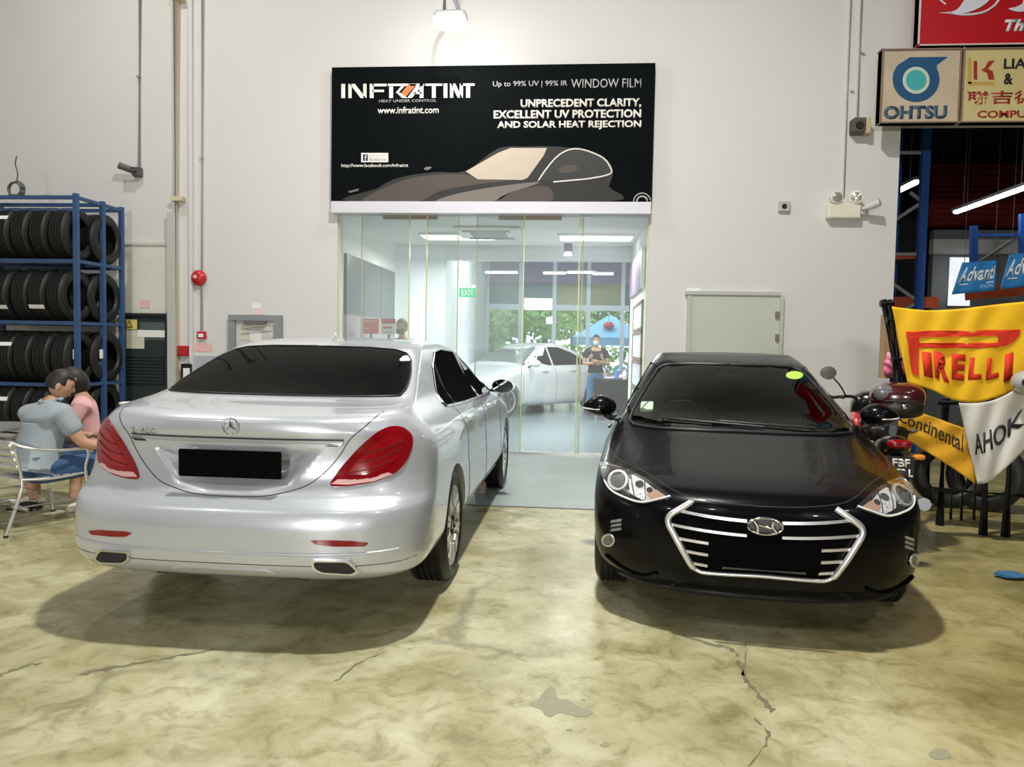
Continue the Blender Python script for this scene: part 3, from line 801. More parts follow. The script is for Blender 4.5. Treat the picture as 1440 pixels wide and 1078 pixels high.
bxo('rear_view_mirror', -.12, .12, .30, .33, 1.235, 1.295, BLACK, B.root, .012)
LIME = mat('lime green oval sticker', (.45, .80, .10), .6)
def win(pts): return B.loc(pts, False)
setp(B.patch('parking_disc', win([(1117+12*cos(a), 528+5.5*sin(a)) for a in [2*pi*k/20 for k in range(20)]]), 'front', LIME, .0055, .05, thick=.001), 'lime green oval disc')
setp(B.patch('tax_disc', rpoly(win([(902, 565), (919, 565), (918, 579), (900, 579)]), .01, 3), 'front', mat('pale green sticker', (.45, .55, .45), .6), .0055, .05, thick=.001), 'pale green square sticker')
B.finish(LINER)
for y in (-1.37, 1.40):
    for s in (1, -1): wheel(B.root, (s*.785, y, .315), .315, .205, .205, s, 5, RIM, twin=False)
# ------------------------------------------------------------ the hall
D = at(740, 638, Z=0).y
def px_x(px, py, Y=None): return at(px, py, Y=D if Y is None else Y).x
def px_z(px, py, Y=None): return at(px, py, Y=D if Y is None else Y).z
XL, XR = px_x(474, 450), px_x(909, 450)           # glass front, left and right jamb
XE = px_x(1257, 400)                              # where the wall ends and the dark bay opens
ZG = px_z(690, 302); ZO = px_z(1300, 178)
YJ = at(750, 713, Z=0).y
def struct(name, boxes, mt, lab=None):
    bm = bmesh.new()
    for b in boxes: box(bm, *b)
    o = obj(name, bm, mt); o['kind'] = 'structure'
    if lab: o['label'] = lab
    return o
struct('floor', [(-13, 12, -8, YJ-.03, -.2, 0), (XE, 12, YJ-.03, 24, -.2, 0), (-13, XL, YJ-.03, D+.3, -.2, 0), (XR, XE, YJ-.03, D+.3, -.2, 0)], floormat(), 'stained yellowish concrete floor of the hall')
struct('floor_apron', [(XL, XR, YJ+.03, D+.02, -.2, .0)], mat('smooth pale apron concrete', (.40, .455, .45), .25, var=.10, scale=2.2), 'smooth pale concrete strip in front of the glass')  # bluish daylight reflection is put into the slab's base colour
struct('trim_floor_joint', [(XL, XR, YJ-.03, YJ+.03, -.2, -.006)], mat('rusty floor joint', (.10, .06, .045), .7, var=.4, scale=20), 'dark rusty joint line across the floor')
struct('wall_back_left', [(-13, XL, D, D+.25, 0, 8.8)], WHITE)
struct('wall_back_top', [(XL, XR, D, D+.25, ZG, 8.8)], WHITE)
struct('wall_back_right', [(XR, XE, D, D+.25, 0, 8.8), (XE, 12, D, D+.25, ZO+.05, 8.8)], WHITE)
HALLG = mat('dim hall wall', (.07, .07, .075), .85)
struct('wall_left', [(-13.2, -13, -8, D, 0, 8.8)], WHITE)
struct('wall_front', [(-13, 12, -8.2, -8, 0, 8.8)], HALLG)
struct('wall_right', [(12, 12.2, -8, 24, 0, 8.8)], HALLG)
struct('ceiling', [(-13, 12, -8, D+.25, 8.8, 9.0)], mat('hall roof sheet', (.09, .09, .095), .8))
# hall lamps
for k, (x, y, z, e) in enumerate(HALL_LAMPS):
    t = thing('high_bay_lamp', 'square high bay lamp hanging under the hall roof', 'lamp', (x, y, z), 0, 'high bay lamps under the roof')
    bm = bmesh.new(); box(bm, -.32, .32, -.32, .32, 0, .10); bmesh.ops.bevel(bm, geom=bm.edges[:], offset=.02, segments=2, affect='EDGES')
    for a in (-.25, .25): tube(bm, [(a, 0, .1), (0, 0, .5)], .008, 6)
    obj('lamp_housing', bm, GREYM, t)
    bxo('lamp_panel', -.27, .27, -.27, .27, -.012, .0, mat('lit lamp panel', (1, 1, 1), .5, emit=(1, .97, .88), es=6), t)
for k, (x, y, z, e) in enumerate(FILL_LAMPS):  # fittings for the added fill lamps
    t = thing('wall_flood', 'wide flood lamp on the front wall behind the camera', 'lamp', (x, -8, z), 0, 'flood lamps behind the camera')
    bxo('flood_housing', -.55, .55, 0, .14, -.25, .25, GREYM, t, .02); bxo('flood_glass', -.5, .5, .14, .15, -.2, .2, mat('lit lamp panel', (1, 1, 1)), t)
# shaped stains and cracks of the concrete
STN = mat('damp concrete stain', (.30, .285, .19), .6, var=.15, scale=20); CRK = mat('crack in concrete', (.16, .145, .09), .8, var=.3, scale=20); RUST = mat('rust brown floor stain', (.30, .21, .055), .6, var=.25, scale=9)
def floor_mark(name, pts, mt, n=4, smooth=True):
    P = [at(a, b, Z=0) for a, b in (curve2(pts, n) if smooth else pts)]; bm = bmesh.new(); vs = [Vector((p.x, p.y)) for p in P]; rr = random.Random(len(pts)+int(pts[0][0]))
    vs = [v+Vector((rr.uniform(-.006, .006), rr.uniform(-.006, .006))) for v in vs]
    V_, E_, F_, *_x = delaunay_2d_cdt(vs, [], [list(range(len(vs)))], 1, 1e-6); bv = [bm.verts.new((v.x, v.y, .0012)) for v in V_]
    for f in F_: bm.faces.new([bv[i] for i in f])
    bmesh.ops.recalc_face_normals(bm, faces=bm.faces[:])
    if sum(f.normal.z for f in bm.faces) < 0: bmesh.ops.reverse_faces(bm, faces=bm.faces[:])
    o = obj(name, bm, mt); o['kind'] = 'structure'; return o
floor_mark('floor_stain', [(744, 990), (757, 984), (768, 968), (779, 965), (784, 982), (800, 984), (815, 994), (832, 998), (830, 1006), (812, 1008), (790, 1002), (772, 1008), (762, 998)], STN, 3)
for a, b, w, h in ((768, 1055, 8, 4), (851, 1047, 7, 3.5), (801, 1027, 4, 2), (821, 984, 3, 2), (1322, 1060, 16, 8), (890, 918, 3, 2)):
    floor_mark('floor_stain', [(a+w*cos(t_), b+h*sin(t_)) for t_ in [2*pi*k/8 for k in range(8)]], STN, 2)
def crack(pts, w):
    P = smoothpath([(a, b, 0) for a, b in pts], 5); rr = random.Random(int(pts[0][0])); L_, R_ = [], []
    for i, p in enumerate(P):
        t_ = P[min(i+1, len(P)-1)]-P[max(0, i-1)]; t_.normalize(); ww = w*rr.uniform(.3, 1)*(1-.6*i/len(P)); j = rr.uniform(-1.5, 1.5); q = p+Vector((-t_.y, t_.x, 0))*j
        L_.append((q.x-t_.y*ww, q.y+t_.x*ww)); R_.append((q.x+t_.y*ww, q.y-t_.x*ww))
    floor_mark('floor_crack', L_+R_[::-1], CRK, 1, False)
crack([(1086, 1000), (1073, 985), (1062, 970), (1046, 952), (1038, 925), (1026, 912), (1000, 905), (960, 893)], 4.5); crack([(1045, 950), (1048, 925), (1049, 898)], 2.2)
crack([(112, 948), (150, 940), (210, 930), (250, 922), (300, 914)], 2.6); crack([(1060, 1010), (1080, 1030), (1072, 1052), (1050, 1078)], 2.5); crack([(0, 950), (30, 938), (60, 930)], 1.8)
crack([(470, 958), (510, 930), (545, 915)], 2.0)
# wall panels and piers on the left
def wbox(name, x0, y0, x1, y1, t, mt, parent=None, back=0.0, Y=None, bevel=0):
    """box standing on the wall plane; px corners (x0,y0) top-left, (x1,y1) bottom-right"""
    Yw = (D if Y is None else Y)-back; t += R.uniform(.0004, .0022)
    xa, xb = px_x(x0, (y0+y1)/2, Yw), px_x(x1, (y0+y1)/2, Yw); za, zb = px_z((x0+x1)/2, y1, Yw), px_z((x0+x1)/2, y0, Yw)
    return bxo(name, min(xa, xb), max(xa, xb), Yw-t, Yw, za, zb, mt, parent, bevel)
def seg(name, pts, Y, r, mt, parent=None, s=8):
    return tubeo(name, [at(a, b, Y=Y) for a, b in pts], r, mt, parent, s)
o = wbox('trim_ledge', 150, 341, 248, 345, .05, WALLG); o['kind'] = 'structure'
o = wbox('wall_panel', 150, 345, 246, 440, .03, mat('scuffed pale panel', (.70, .70, .62), .85, var=.12, scale=4)); o['kind'] = 'structure'
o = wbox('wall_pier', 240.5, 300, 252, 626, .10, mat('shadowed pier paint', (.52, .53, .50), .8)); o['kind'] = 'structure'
o = wbox('wall_pier', 268, -10, 273, 626, .05, WHITE); o['kind'] = 'structure'
# louvred door
t = thing('louvre_door', 'dark green-black louvred service door beside the tyre rack', 'door', (0, 0, 0), kind='structure'); t.name = 'door_1'
DG = mat('dark green door paint', (.022, .034, .032), .5)
wbox('door_panel', 172, 441, 240, 626, .05, DG, t)
for k in range(9): wbox('louvre_slat', 182, 499+k*4.6, 234, 501.6+k*4.6, .075, DG, t)
for a in ((172, 441, 240, 444), (237, 444.5, 240, 626)): wbox('door_frame', *a, .09, BLACKM, t)
wbox('door_glass', 200, 453, 235, 478, .055, mat('dim door glass', (.10, .12, .12), .1), t)
for nm, lab, b_, mt in (('warning_notice', 'yellow triangle danger notice on the louvred door', (178, 449, 193, 463), mat('yellow notice', (.72, .64, .18), .7)),
                    ('paper_notice', 'white paper notice taped below the yellow triangle', (178, 464, 203, 490), mat('aged paper', (.62, .64, .50), .8)),
                    ('paper_notice', 'crumpled pale tape strip across the louvred door', (194, 464, 232, 474), PAPER)):
    o = wbox(nm, *b_, .004, mt, None, .058+.006*(lab[0] == 'c')); setp(o, lab, 'notice')
w0 = Vector((px_x(185.5, 456), D-.066, px_z(185.5, 456)))
tri = [(-.055, -.045), (.055, -.045), (0, .055)]
wn = bpy.data.objects['warning_notice']
prismo('triangle_symbol', tri, lambda u, v: w0+Vector((u, 0, v)), lambda u, v: w0+Vector((u, -.003, v)), BLACK, wn)
prismo('triangle_field', [(-.036, -.033), (.036, -.033), (0, .034)], lambda u, v: w0+Vector((u, -.002, v)), lambda u, v: w0+Vector((u, -.005, v)), mat('yellow notice', (.72, .64, .18)), wn)
# pipes and cables
def conduit(lab, pts, r, mt, name='wall_conduit', cat='conduit', brackets=()):
    t = thing(name, lab, cat)
    seg('pipe', pts, D-r-.012, r, mt, t)
    for (a, b, w, h) in brackets: wbox('pipe_bracket', a-w/2, b-h/2, a+w/2, b+h/2, 2*r+.03, mt, t)
    if not brackets: wbox('pipe_bracket', pts[0][0]-2, (pts[0][1]+pts[-1][1])/2-1, pts[0][0]+2, (pts[0][1]+pts[-1][1])/2+1, r*2+.02, mt, t)
    return t
conduit('cream painted vertical pipe, the thickest one left of the sign', [(247.5, -20), (248.5, 622)], .042, CREAM, 'wall_pipe', 'pipe', ((254, 281, 16, 6), (254, 1, 16, 6)))
conduit('thin grey conduit dropping to the left wall camera', [(197, -20), (196, 238)], .018, GREYM)
conduit('thin grey conduit dropping to the red fire bell', [(285, -20), (284, 465)], .016, mat('pale conduit', (.50, .46, .44), .5))
conduit('thin pale conduit dropping to the twin emergency lamp', [(1197, -20), (1186, 276)], .014, mat('white conduit', (.62, .62, .62), .5))
conduit('thin pale conduit dropping to the upper right camera', [(1212, -20), (1205, 170)], .016, MATS['white conduit'])
# wall devices
def cctv(lab, px, py, yaw, mt, s=1.0, box_=True):
    p = at(px, py, Y=D); t = thing('wall_camera', lab, 'camera', (p.x, D, p.z)); t.rotation_euler = (0, 0, 0)
    bxo('junction_box', -.075*s, .075*s, -.09, 0, -.08*s, .08*s, mt, t, .01)
    m = Matrix.Translation((0, -.12, 0)) @ Matrix.Rotation(yaw, 4, 'Z') @ Matrix.Rotation(radians(-18), 4, 'X')
    tubeo('camera_arm', [(0, -.08, 0), (.0, -.12, 0), m @ Vector((0, -.05, 0))], .018, mt, t)
    latheo('camera_barrel', [(-.04, .03), (-.04, .055*s), (-.24*s, .055*s), (-.26*s, .062*s), (-.26*s, .04*s)], 'y', mt, t, 20, m)
    latheo('camera_lens', [(-.245*s, .001), (-.25*s, .03*s), (-.235*s, .04*s)], 'y', BLACK, t, 16, m)
    return t
cctv('dark wall camera turned left, above the tyre rack', 196, 243, radians(-78), mat('dark camera body', (.10, .09, .09), .5), .8)
cctv('small white wall camera beside the twin emergency lamp', 1209, 296, radians(55), mat('pale camera body', (.62, .62, .60), .5), .8)
p = at(1205, 181, Y=D); t = thing('wall_camera', 'small dark and cream square camera under the conduit by the signs', 'camera', (p.x, D, p.z))
bxo('camera_body', -.10, .10, -.16, 0, -.09, .10, mat('brown camera body', (.10, .08, .06), .6), t, .015); bxo('side_shield', .05, .115, -.17, -.01, -.10, .10, mat('yellowed plastic', (.55, .48, .30), .6), t, .01)
latheo('camera_lens', [(-.155, .05), (-.18, .045), (-.178, .001)], 'y', BLACK, t, 20, Matrix.Translation((-.02, 0, 0)))
p = at(1102, 291, Y=D); t = thing('wall_socket', 'small grey square box alone on the wall right of the sign', 'junction box', (p.x, D, p.z))
bxo('box_body', -.075, .075, -.05, 0, -.07, .07, mat('light grey box', (.48, .48, .48), .5), t, .012); latheo('box_hole', [(-.05, .035), (-.056, .03), (-.052, .001)], 'y', BLACK, t, 20)
p = at(1183, 299, Y=D); t = thing('emergency_light', 'cream twin-head emergency light box high on the right wall', 'emergency light', (p.x, D, p.z))
CR = mat('cream plastic', (.78, .76, .62), .5)
bxo('battery_box', -.20, .20, -.13, 0, -.09, .10, CR, t, .012)
for sx in (-.115, .145):
    m = Matrix.Translation((sx, -.09, .17)) @ Matrix.Rotation(radians(12 if sx < 0 else -15), 4, 'Z')
    latheo('lamp_head', [(.06, .02), (.04, .055), (-.05, .085), (-.055, .078)], 'y', CR, t, 24, m)
    latheo('lamp_glass', [(-.05, .078), (-.065, .04), (-.068, .001)], 'y', mat('lamp head glass', (.75, .74, .70), .1, .6), t, 24, m)
# fire bell, call point, hose sign
p = at(282, 391, Y=D); t = thing('fire_bell', 'round red fire bell on the wall between rack and silver car', 'bell', (p.x, D, p.z))
latheo('bell_gong', [(0, .045), (-.03, .105), (-.06, .108), (-.10, .08), (-.115, .03), (-.117, .001)], 'y', RED, t, 32)
latheo('bell_centre', [(-.112, .03), (-.128, .025), (-.13, .001)], 'y', mat('pink centre badge', (.75, .45, .42), .5), t, 20, Matrix.Translation((-.02, 0, .01)))
t = thing('call_point', 'small square red break-glass call point under the fire bell', 'call point'); wbox('box_body', 279, 466, 291, 476, .05, RED, t, 0, None, .006); wbox('glass_face', 281.5, 469, 288.5, 474, .055, PAPER, t)
t = thing('call_point', 'larger red square fire box lower left of the call point', 'fire box'); t.name = 'fire_box'; wbox('box_body', 251, 486, 267, 500, .08, RED, t, 0, None, .008); wbox('box_handle', 256, 489, 259, 498, .10, mat('dull red handle', (.30, .05, .05), .5), t)
PINK = mat('pink printed notice', (.80, .50, .50), .8)
for lab, b_, mt in (('faded pink notice under the call point', (273, 482, 299, 494), PINK), ('pink fire notice on the pale panel over the louvred door', (197, 421, 211, 433), PINK),
                    ('small white notice above the grey framed door', (354, 426, 367, 434), PAPER), ('pink paper strip over the grey framed door', (353, 435, 372, 442), mat('pale pink paper', (.85, .66, .62), .8)),
                    ('tiny white label on top of the pale green steel door', (966, 405, 984, 409), PAPER)):
    setp(wbox('wall_notice', *b_, .004, mt, None, .032 if b_[0] == 197 else .001), lab, 'notice')
t = thing('wall_box', 'black wall phone box with white front at the silver car roof edge', 'wall box'); wbox('box_body', 259, 511, 273, 535, .10, BLACK, t, 0, None, .008); wbox('front_label', 263, 517, 272, 535, .104, PAPER, t)
setp(wbox('notice_board', 271, 500, 305, 530, .02, mat('grey notice board', (.42, .44, .48), .7)), 'plain grey board low on the wall below the pink notice', 'board')
# grey framed door with a glass light
t = thing('door_2', None, None, kind='structure'); GF = mat('grey door frame', (.25, .27, .28), .5)
for b_ in ((324, 443, 398, 451), (324, 451.3, 333, 629), (388, 451.3, 398, 629)): wbox('door_frame', *b_, .07, GF, t)
wbox('door_leaf', 333, 451, 388, 629, .02, mat('door leaf seen through glass', (.62, .60, .58), .3, var=.2, scale=3), t)
wbox('door_closer', 346, 452, 376, 456, .10, mat('dark closer', (.15, .14, .14), .4), t); seg('closer_arm', [(342, 461), (386, 456)], D-.10, .012, WHITEP, t)
wbox('door_poster', 338, 459, 350, 478, .024, mat('beige poster', (.62, .58, .50), .7), t); wbox('door_poster', 352, 466, 368, 480, .024, PAPER, t)
# pale green hatch
t = thing('steel_door', 'pale green steel wall door showing above the black car roof', 'door'); HG = mat('pale green steel', (.53, .565, .495), .5, var=.03)
wbox('door_leaf', 968, 415, 1092, 636, .035, HG, t)
HF = mat('hatch frame paint', (.50, .52, .46), .5)
for b_ in ((963, 410, 1097, 415), (963, 415.3, 968, 640), (1092, 415.3, 1097, 640)): wbox('door_frame', *b_, .06, HF, t)
for y0 in (438, 470): wbox('hinge', 1089, y0, 1094, y0+9, .07, mat('rusty hinge', (.22, .17, .12), .6), t)
# wall flood lamp (gives off light)
p = at(634, 33, Y=D-1.0); t = thing('flood_lamp', 'bright flood lamp on a bracket above the black sign', 'lamp', p)
bm = bmesh.new(); box(bm, -.19, .19, -.12, .12, .02, .12); bmesh.ops.bevel(bm, geom=bm.edges[:], offset=.02, segments=2, affect='EDGES'); obj('lamp_housing', bm, GREYM, t)
tubeo('lamp_bracket', [(-.08, 0, .10), (-.08, .02, .60), (-.08, 1.0, .60)], .03, mat('pale bracket', (.45, .46, .55), .5), t)
bm = bmesh.new(); box(bm, -.19, .19, -.15, .11, -.05, .03); bmesh.ops.bevel(bm, geom=bm.edges[:], offset=.03, segments=3, affect='EDGES')
obj('lamp_glass', bm, mat('lit flood lamp glass', (1, 1, 1), .3, emit=(1, .97, .90), es=90), t)

# ------------------------------------------------------------ black sign over the glass
SB = mat('black printed vinyl', (.0045, .006, .007), .75, spec=.03, var=.3)
SX0, SX1 = px_x(469.5, 190), px_x(918, 190); SZ0, SZ1 = px_z(692, 285), px_z(692, 95.5); YS = D-.10
t = thing('shop_sign', 'large black sign board with car picture above the glass front', 'sign')
bxo('sign_board', SX0, SX1, YS, D, SZ0, SZ1, SB, t)
def sxy(px, py): q = at(px, py, Y=YS); return q.x, q.z
def stext(name, s, x0, y0, x1, y1, mt, off=.012, shear=0, sp=1.0):
    (a, b), (c, d) = sxy(x0, y1), sxy(x1, y0); return lettering(name, s, flat_f(a, c, b, d, YS), mt, t, off, shear, sp, .004)
def sflat(name, pts, mt, lift=.002):
    P = [sxy(*p) for p in pts]; return prismo(name, P, lambda u, v: Vector((u, YS, v)), lambda u, v: Vector((u, YS-lift, v)), mt, t)
INKW = mat('white print', (.86, .82, .76), .6); INKG = mat('grey print', (.45, .47, .47), .6); INKO = mat('orange red print', (.72, .17, .06), .6)
def bar(name, pts, mt=INKW): return sflat(name, pts, mt, .004)
T0, T1 = 118, 138   # letter block of the logo
def V(x, y): return (480+(x/100)*182, T0+(1-y)*(T1-T0)-x*.006)
for k, P in enumerate([[(0, 0), (3, 0), (3, 1), (0, 1)], [(5.5, 0), (8, 0), (8, 1), (5.5, 1)], [(6.5, 1), (10.5, 1), (19, 0), (15, 0)], [(17, 0), (19.5, 0), (19.5, 1), (17, 1)],
                      [(22, 0), (25, 0), (25, 1), (22, 1)], [(24, .82), (35, .82), (35, 1), (24, 1)], [(24, .42), (33, .42), (33, .58), (24, .58)],
                      [(37, 0), (40, 0), (40, .8), (37, .8)], [(36, .84), (52, .84), (52, 1), (36, 1)], [(43, .35), (46, .35), (51, 0), (47, 0)], [(46.5, .84), (49, .84), (44, .36), (42, .36)],
                      [(51, 0), (54.5, 0), (62, .84), (58, .84)], [(60.5, 0), (63.5, 0), (63.5, 1), (60.5, 1)], [(53, .84), (64, .84), (64, 1), (53, 1)], [(55, .28), (62, .28), (62, .42), (57, .42)],
                      [(65, .84), (78, .84), (78, 1), (65, 1)], [(70, 0), (73, 0), (73, .84), (70, .84)], [(79, 0), (82, 0), (82, 1), (79, 1)],
                      [(84.5-.5, 0), (86.5, 0), (86.5, 1), (84, 1)], [(84.5, 1), (88, 1), (93.5, 0), (90, 0)], [(91.5, 0), (94, 0), (94, 1), (91.5, 1)], [(92, .84), (103, .84), (103, 1), (92, 1)], [(96.5, 0), (99.5, 0), (99.5, .84), (96.5, .84)]]):
    bar('logo_stroke', [V(*q) for q in P])
bar('logo_accent', [V(46, .30), V(52, .98), V(58.5, .98), V(50, .10)], INKO)
stext('lettering', 'HEAT UNDER CONTROL', 533, 139.5, 614, 144, INKG, .006)
stext('lettering', 'www.infratint.com', 531, 149.5, 617, 160, INKW, .012)
stext('lettering', 'Up to 99% UV | 99% IR', 693, 113, 798, 124, INKG, .010)
stext('lettering', 'WINDOW FILM', 803, 110, 902, 124, INKG, .004)
stext('lettering', 'UNPRECEDENT CLARITY,', 732, 138, 902, 153, INKW, .034)
stext('lettering', 'EXCELLENT UV PROTECTION', 694, 153.5, 902, 167, INKW, .034)
stext('lettering', 'AND SOLAR HEAT REJECTION', 699, 169, 902, 183, INKW, .034)
stext('lettering', 'http://www.facebook.com/infratint', 480, 230, 574, 236.5, INKW, .012)
sflat('badge_ground', [(508, 215), (546, 215), (546, 228), (508, 228)], INKW, .003)
sflat('badge_square', [(510.5, 217), (517.5, 217), (517.5, 226), (510.5, 226)], mat('dark blue print', (.03, .04, .08)), .006)
(a, b), (c, d) = sxy(513, 226), sxy(516, 218); lettering('badge_letter', 'f', flat_f(a, c, b, d, YS-.005), INKW, t, .01)
(a, b), (c, d) = sxy(519, 226), sxy(544, 221); lettering('badge_text', 'facebook', flat_f(a, c, b, d, YS-.002), INKG, t, .01)
(a, b), (c, d) = sxy(519, 220), sxy(540, 217.5); lettering('badge_text', 'find us on', flat_f(a, c, b, d, YS-.002), INKG, t, .0)
# the printed car
C1 = mat('printed car dark grey', (.026, .025, .024), .7); C2 = mat('printed car mid brown', (.085, .07, .06), .7); C3 = mat('printed car glass beige', (.56, .47, .38), .5); C4 = mat('printed car highlight', (.20, .17, .15), .7)
sflat('printed_car', curve2([(500, 284), (530, 265), (560, 250), (610, 242), (655, 240), (700, 209), (740, 206), (780, 206), (830, 212), (855, 226), (862, 243), (856, 262), (852, 284)], 4), C1, .0015)
sflat('printed_bonnet', curve2([(510, 284), (545, 262), (590, 248), (650, 245), (672, 251), (720, 253), (680, 258), (620, 268), (585, 284)], 4), C2, .0025)
sflat('printed_bonnet_crease', curve2([(615, 284), (640, 273), (700, 262), (760, 256), (720, 270), (690, 284)], 4), C4, .003)
sflat('printed_bonnet_crease', curve2([(700, 284), (725, 268), (770, 262), (772, 284)], 4), C2, .003)
sflat('printed_windscreen', [(655, 241), (700, 215), (718, 208), (769, 208), (765, 218), (742, 250), (735, 253), (672, 252)], C3, .004)
sflat('printed_side_glass', curve2([(760, 254), (775, 232), (795, 214), (815, 210), (843, 220), (857, 236), (856, 246), (820, 252)], 4), mat('printed black glass', (.012, .012, .012)), .004)
sflat('printed_mirror', curve2([(786, 240), (790, 233), (806, 232), (813, 236), (806, 242), (790, 243)], 3), C2, .005)
sflat('printed_mirror', curve2([(596, 238), (600, 234.5), (607, 235), (602, 239)], 3), C4, .003)
sflat('printed_headlamp', [(489, 269), (505, 265), (504, 268), (492, 271)], C4, .003)
WL = [at(a, b, Y=YS-.004) for a, b in ((756, 256), (768, 238), (785, 219), (803, 210), (822, 211), (848, 222), (859, 237), (857, 245), (830, 251), (800, 254), (778, 256))]
tubeo('printed_window_line', smoothpath(WL, 5), .011, INKW, t, 6)
for r in (12, 7.5):
    tubeo('corner_ring', [at(903+r*cos(a), 283.5-r*sin(a), Y=YS-.002) for a in [pi*k/14 for k in range(15)]], .008 if r > 8 else .012, INKG, t, 6)
o = wbox('trim_lintel', 470, 286, 914, 302, .14, mat('satin white lintel', (.74, .73, .80), .35, .1)); o['kind'] = 'structure'

# ------------------------------------------------------------ signs over the bay
def panel_sign(lab, x0, y0, x1, y1, mt, Y, frame=None, name='sign_board'):
    t = thing('wall_sign', lab, 'sign'); wbox('sign_panel', x0, y0, x1, y1, .12, mt, t, 0, Y)
    if frame:
        for b_ in ((x0, y0, x1, y0+1.8), (x0, y1-1.8, x1, y1), (x0, y0, x0+2, y1), (x1-2, y0, x1, y1)): wbox('sign_frame', *b_, .14, frame, t, 0, Y)
    return t
YB = D-.30
BEIGE = mat('aged beige sign', (.56, .46, .33), .5, var=.22, scale=3.5); YEL2 = mat('aged yellow sign', (.66, .56, .26), .4, var=.18, scale=2.5)
OFR = mat('old sign frame', (.25, .17, .12), .6, var=.3)
ts = panel_sign('beige square sign with blue round emblem and block letters, left of the yellow sign', 1233, 74, 1343, 177, BEIGE, YB, OFR)
def pf(px, py, Y=YB-.12): return at(px, py, Y=Y)
def pflat(name, pts, mt, parent, lift=.004, Y=YB-.12):
    P = [pf(a, b, Y) for a, b in pts]; bm = bmesh.new(); a = [bm.verts.new(p) for p in P]; b = [bm.verts.new(p+Vector((0, -lift, 0))) for p in P]
    bm.faces.new(a); bm.faces.new(b[::-1])
    for i in range(len(a)): bm.faces.new((a[i], b[i], b[(i+1) % len(a)], a[(i+1) % len(a)]))
    bmesh.ops.recalc_face_normals(bm, faces=bm.faces[:]); return obj(name, bm, mt, parent)
def ptext(name, s, x0, y0, x1, y1, mt, parent, off=.02, shear=0, Y=YB-.12, sp=1.0):
    a, c = pf(x0, y1, Y), pf(x1, y0, Y); return lettering(name, s, flat_f(a.x, c.x, a.z, c.z, Y), mt, parent, off, shear, sp)
NAVY = mat('deep blue print', (.012, .085, .20), .5)
ring = [(1288+33*cos(a), 111.5+32*sin(a)) for a in [radians(-62+k*10) for k in range(34)]]
pflat('emblem_drop', [(1333, 80), (1317, 92), (1318, 97)]+[p for p in ring[2:29]]+[(1279, 80.5)], NAVY, ts)
pflat('emblem_ring', [(1288+19*cos(a), 113+19*sin(a)) for a in [2*pi*k/30 for k in range(30)]], mat('pale ring print', (.58, .66, .52), .5), ts, .006)
pflat('emblem_disc', [(1288+14.5*cos(a), 113+14.5*sin(a)) for a in [2*pi*k/30 for k in range(30)]], mat('teal print', (.06, .42, .44), .5), ts, .008)
ptext('lettering', 'OHTSU', 1242, 148, 1332, 168, mat('faded navy print', (.06, .10, .15), .5), ts, .05)
ts = panel_sign('yellow workshop sign with red characters right of the beige sign', 1345, 72, 1560, 176, YEL2, YB, OFR)
DR = mat('dark red print', (.35, .03, .02), .5)
pflat('logo_bar', [(1361, 82), (1366, 82), (1366, 118), (1361, 118)], mat('gold print', (.55, .38, .08), .5), ts)
pflat('logo_bar', [(1361, 115), (1398, 115), (1398, 120), (1361, 120)], MATS['gold print'], ts)
pflat('logo_bar', [(1369, 86), (1374, 86), (1374, 112), (1369, 112)], DR, ts)
pflat('logo_arrow', [(1399, 85), (1390, 86), (1384, 96), (1379, 98), (1388, 103), (1390, 112), (1398, 112), (1396, 100), (1389, 97)], DR, ts)
ptext('lettering', 'LIA', 1411, 82, 1444, 97, BLACKM, ts, .03); ptext('lettering', '&', 1411, 103, 1425, 119, BLACKM, ts, .04)
ptext('lettering', '\u806f\u5409\u5fb7', 1359, 127, 1459, 147, DR, ts, .02)
ptext('lettering', 'COMPU', 1374, 155, 1443, 166, DR, ts, .03)
YR = D-.32
ts = panel_sign('red sign with white swoosh at the top right corner', 1287, -70, 1600, 68, mat('red sign panel', (.50, .006, .012), .35), YR, mat('pink white frame', (.75, .60, .58), .5), )
SWH = mat('silver white print', (.72, .75, .84), .5)
def ppf(name, pts, **k): return pflat(name, pts, SWH, ts, .005, YR-.13)
ppf('swoosh', curve2([(1321, 18), (1345, 14), (1365, -10), (1395, -10), (1385, 6), (1362, 17), (1340, 19)], 4))
tubeo('swoosh_line', smoothpath([pf(1318, -12, YR-.13), pf(1321, -2, YR-.13), pf(1330, 6, YR-.13)], 5), .010, SWH, ts, 6)
tubeo('swoosh_line', smoothpath([pf(1336, 18, YR-.13), pf(1355, 20.5, YR-.13), pf(1380, 18, YR-.13), pf(1398, 8, YR-.13), pf(1408, -6, YR-.13)], 6), .014, SWH, ts, 6)
ppf('letter_stroke', curve2([(1418, 12), (1427, 16), (1440, 16), (1452, 8), (1455, -6), (1440, -8), (1438, 4), (1428, 10)], 4))
a, c = pf(1412, 44, YR-.13), pf(1441, 27, YR-.13); lettering('lettering', 'Th', flat_f(a.x, c.x, a.z, c.z, YR-.13), SWH, ts, .05, .25)
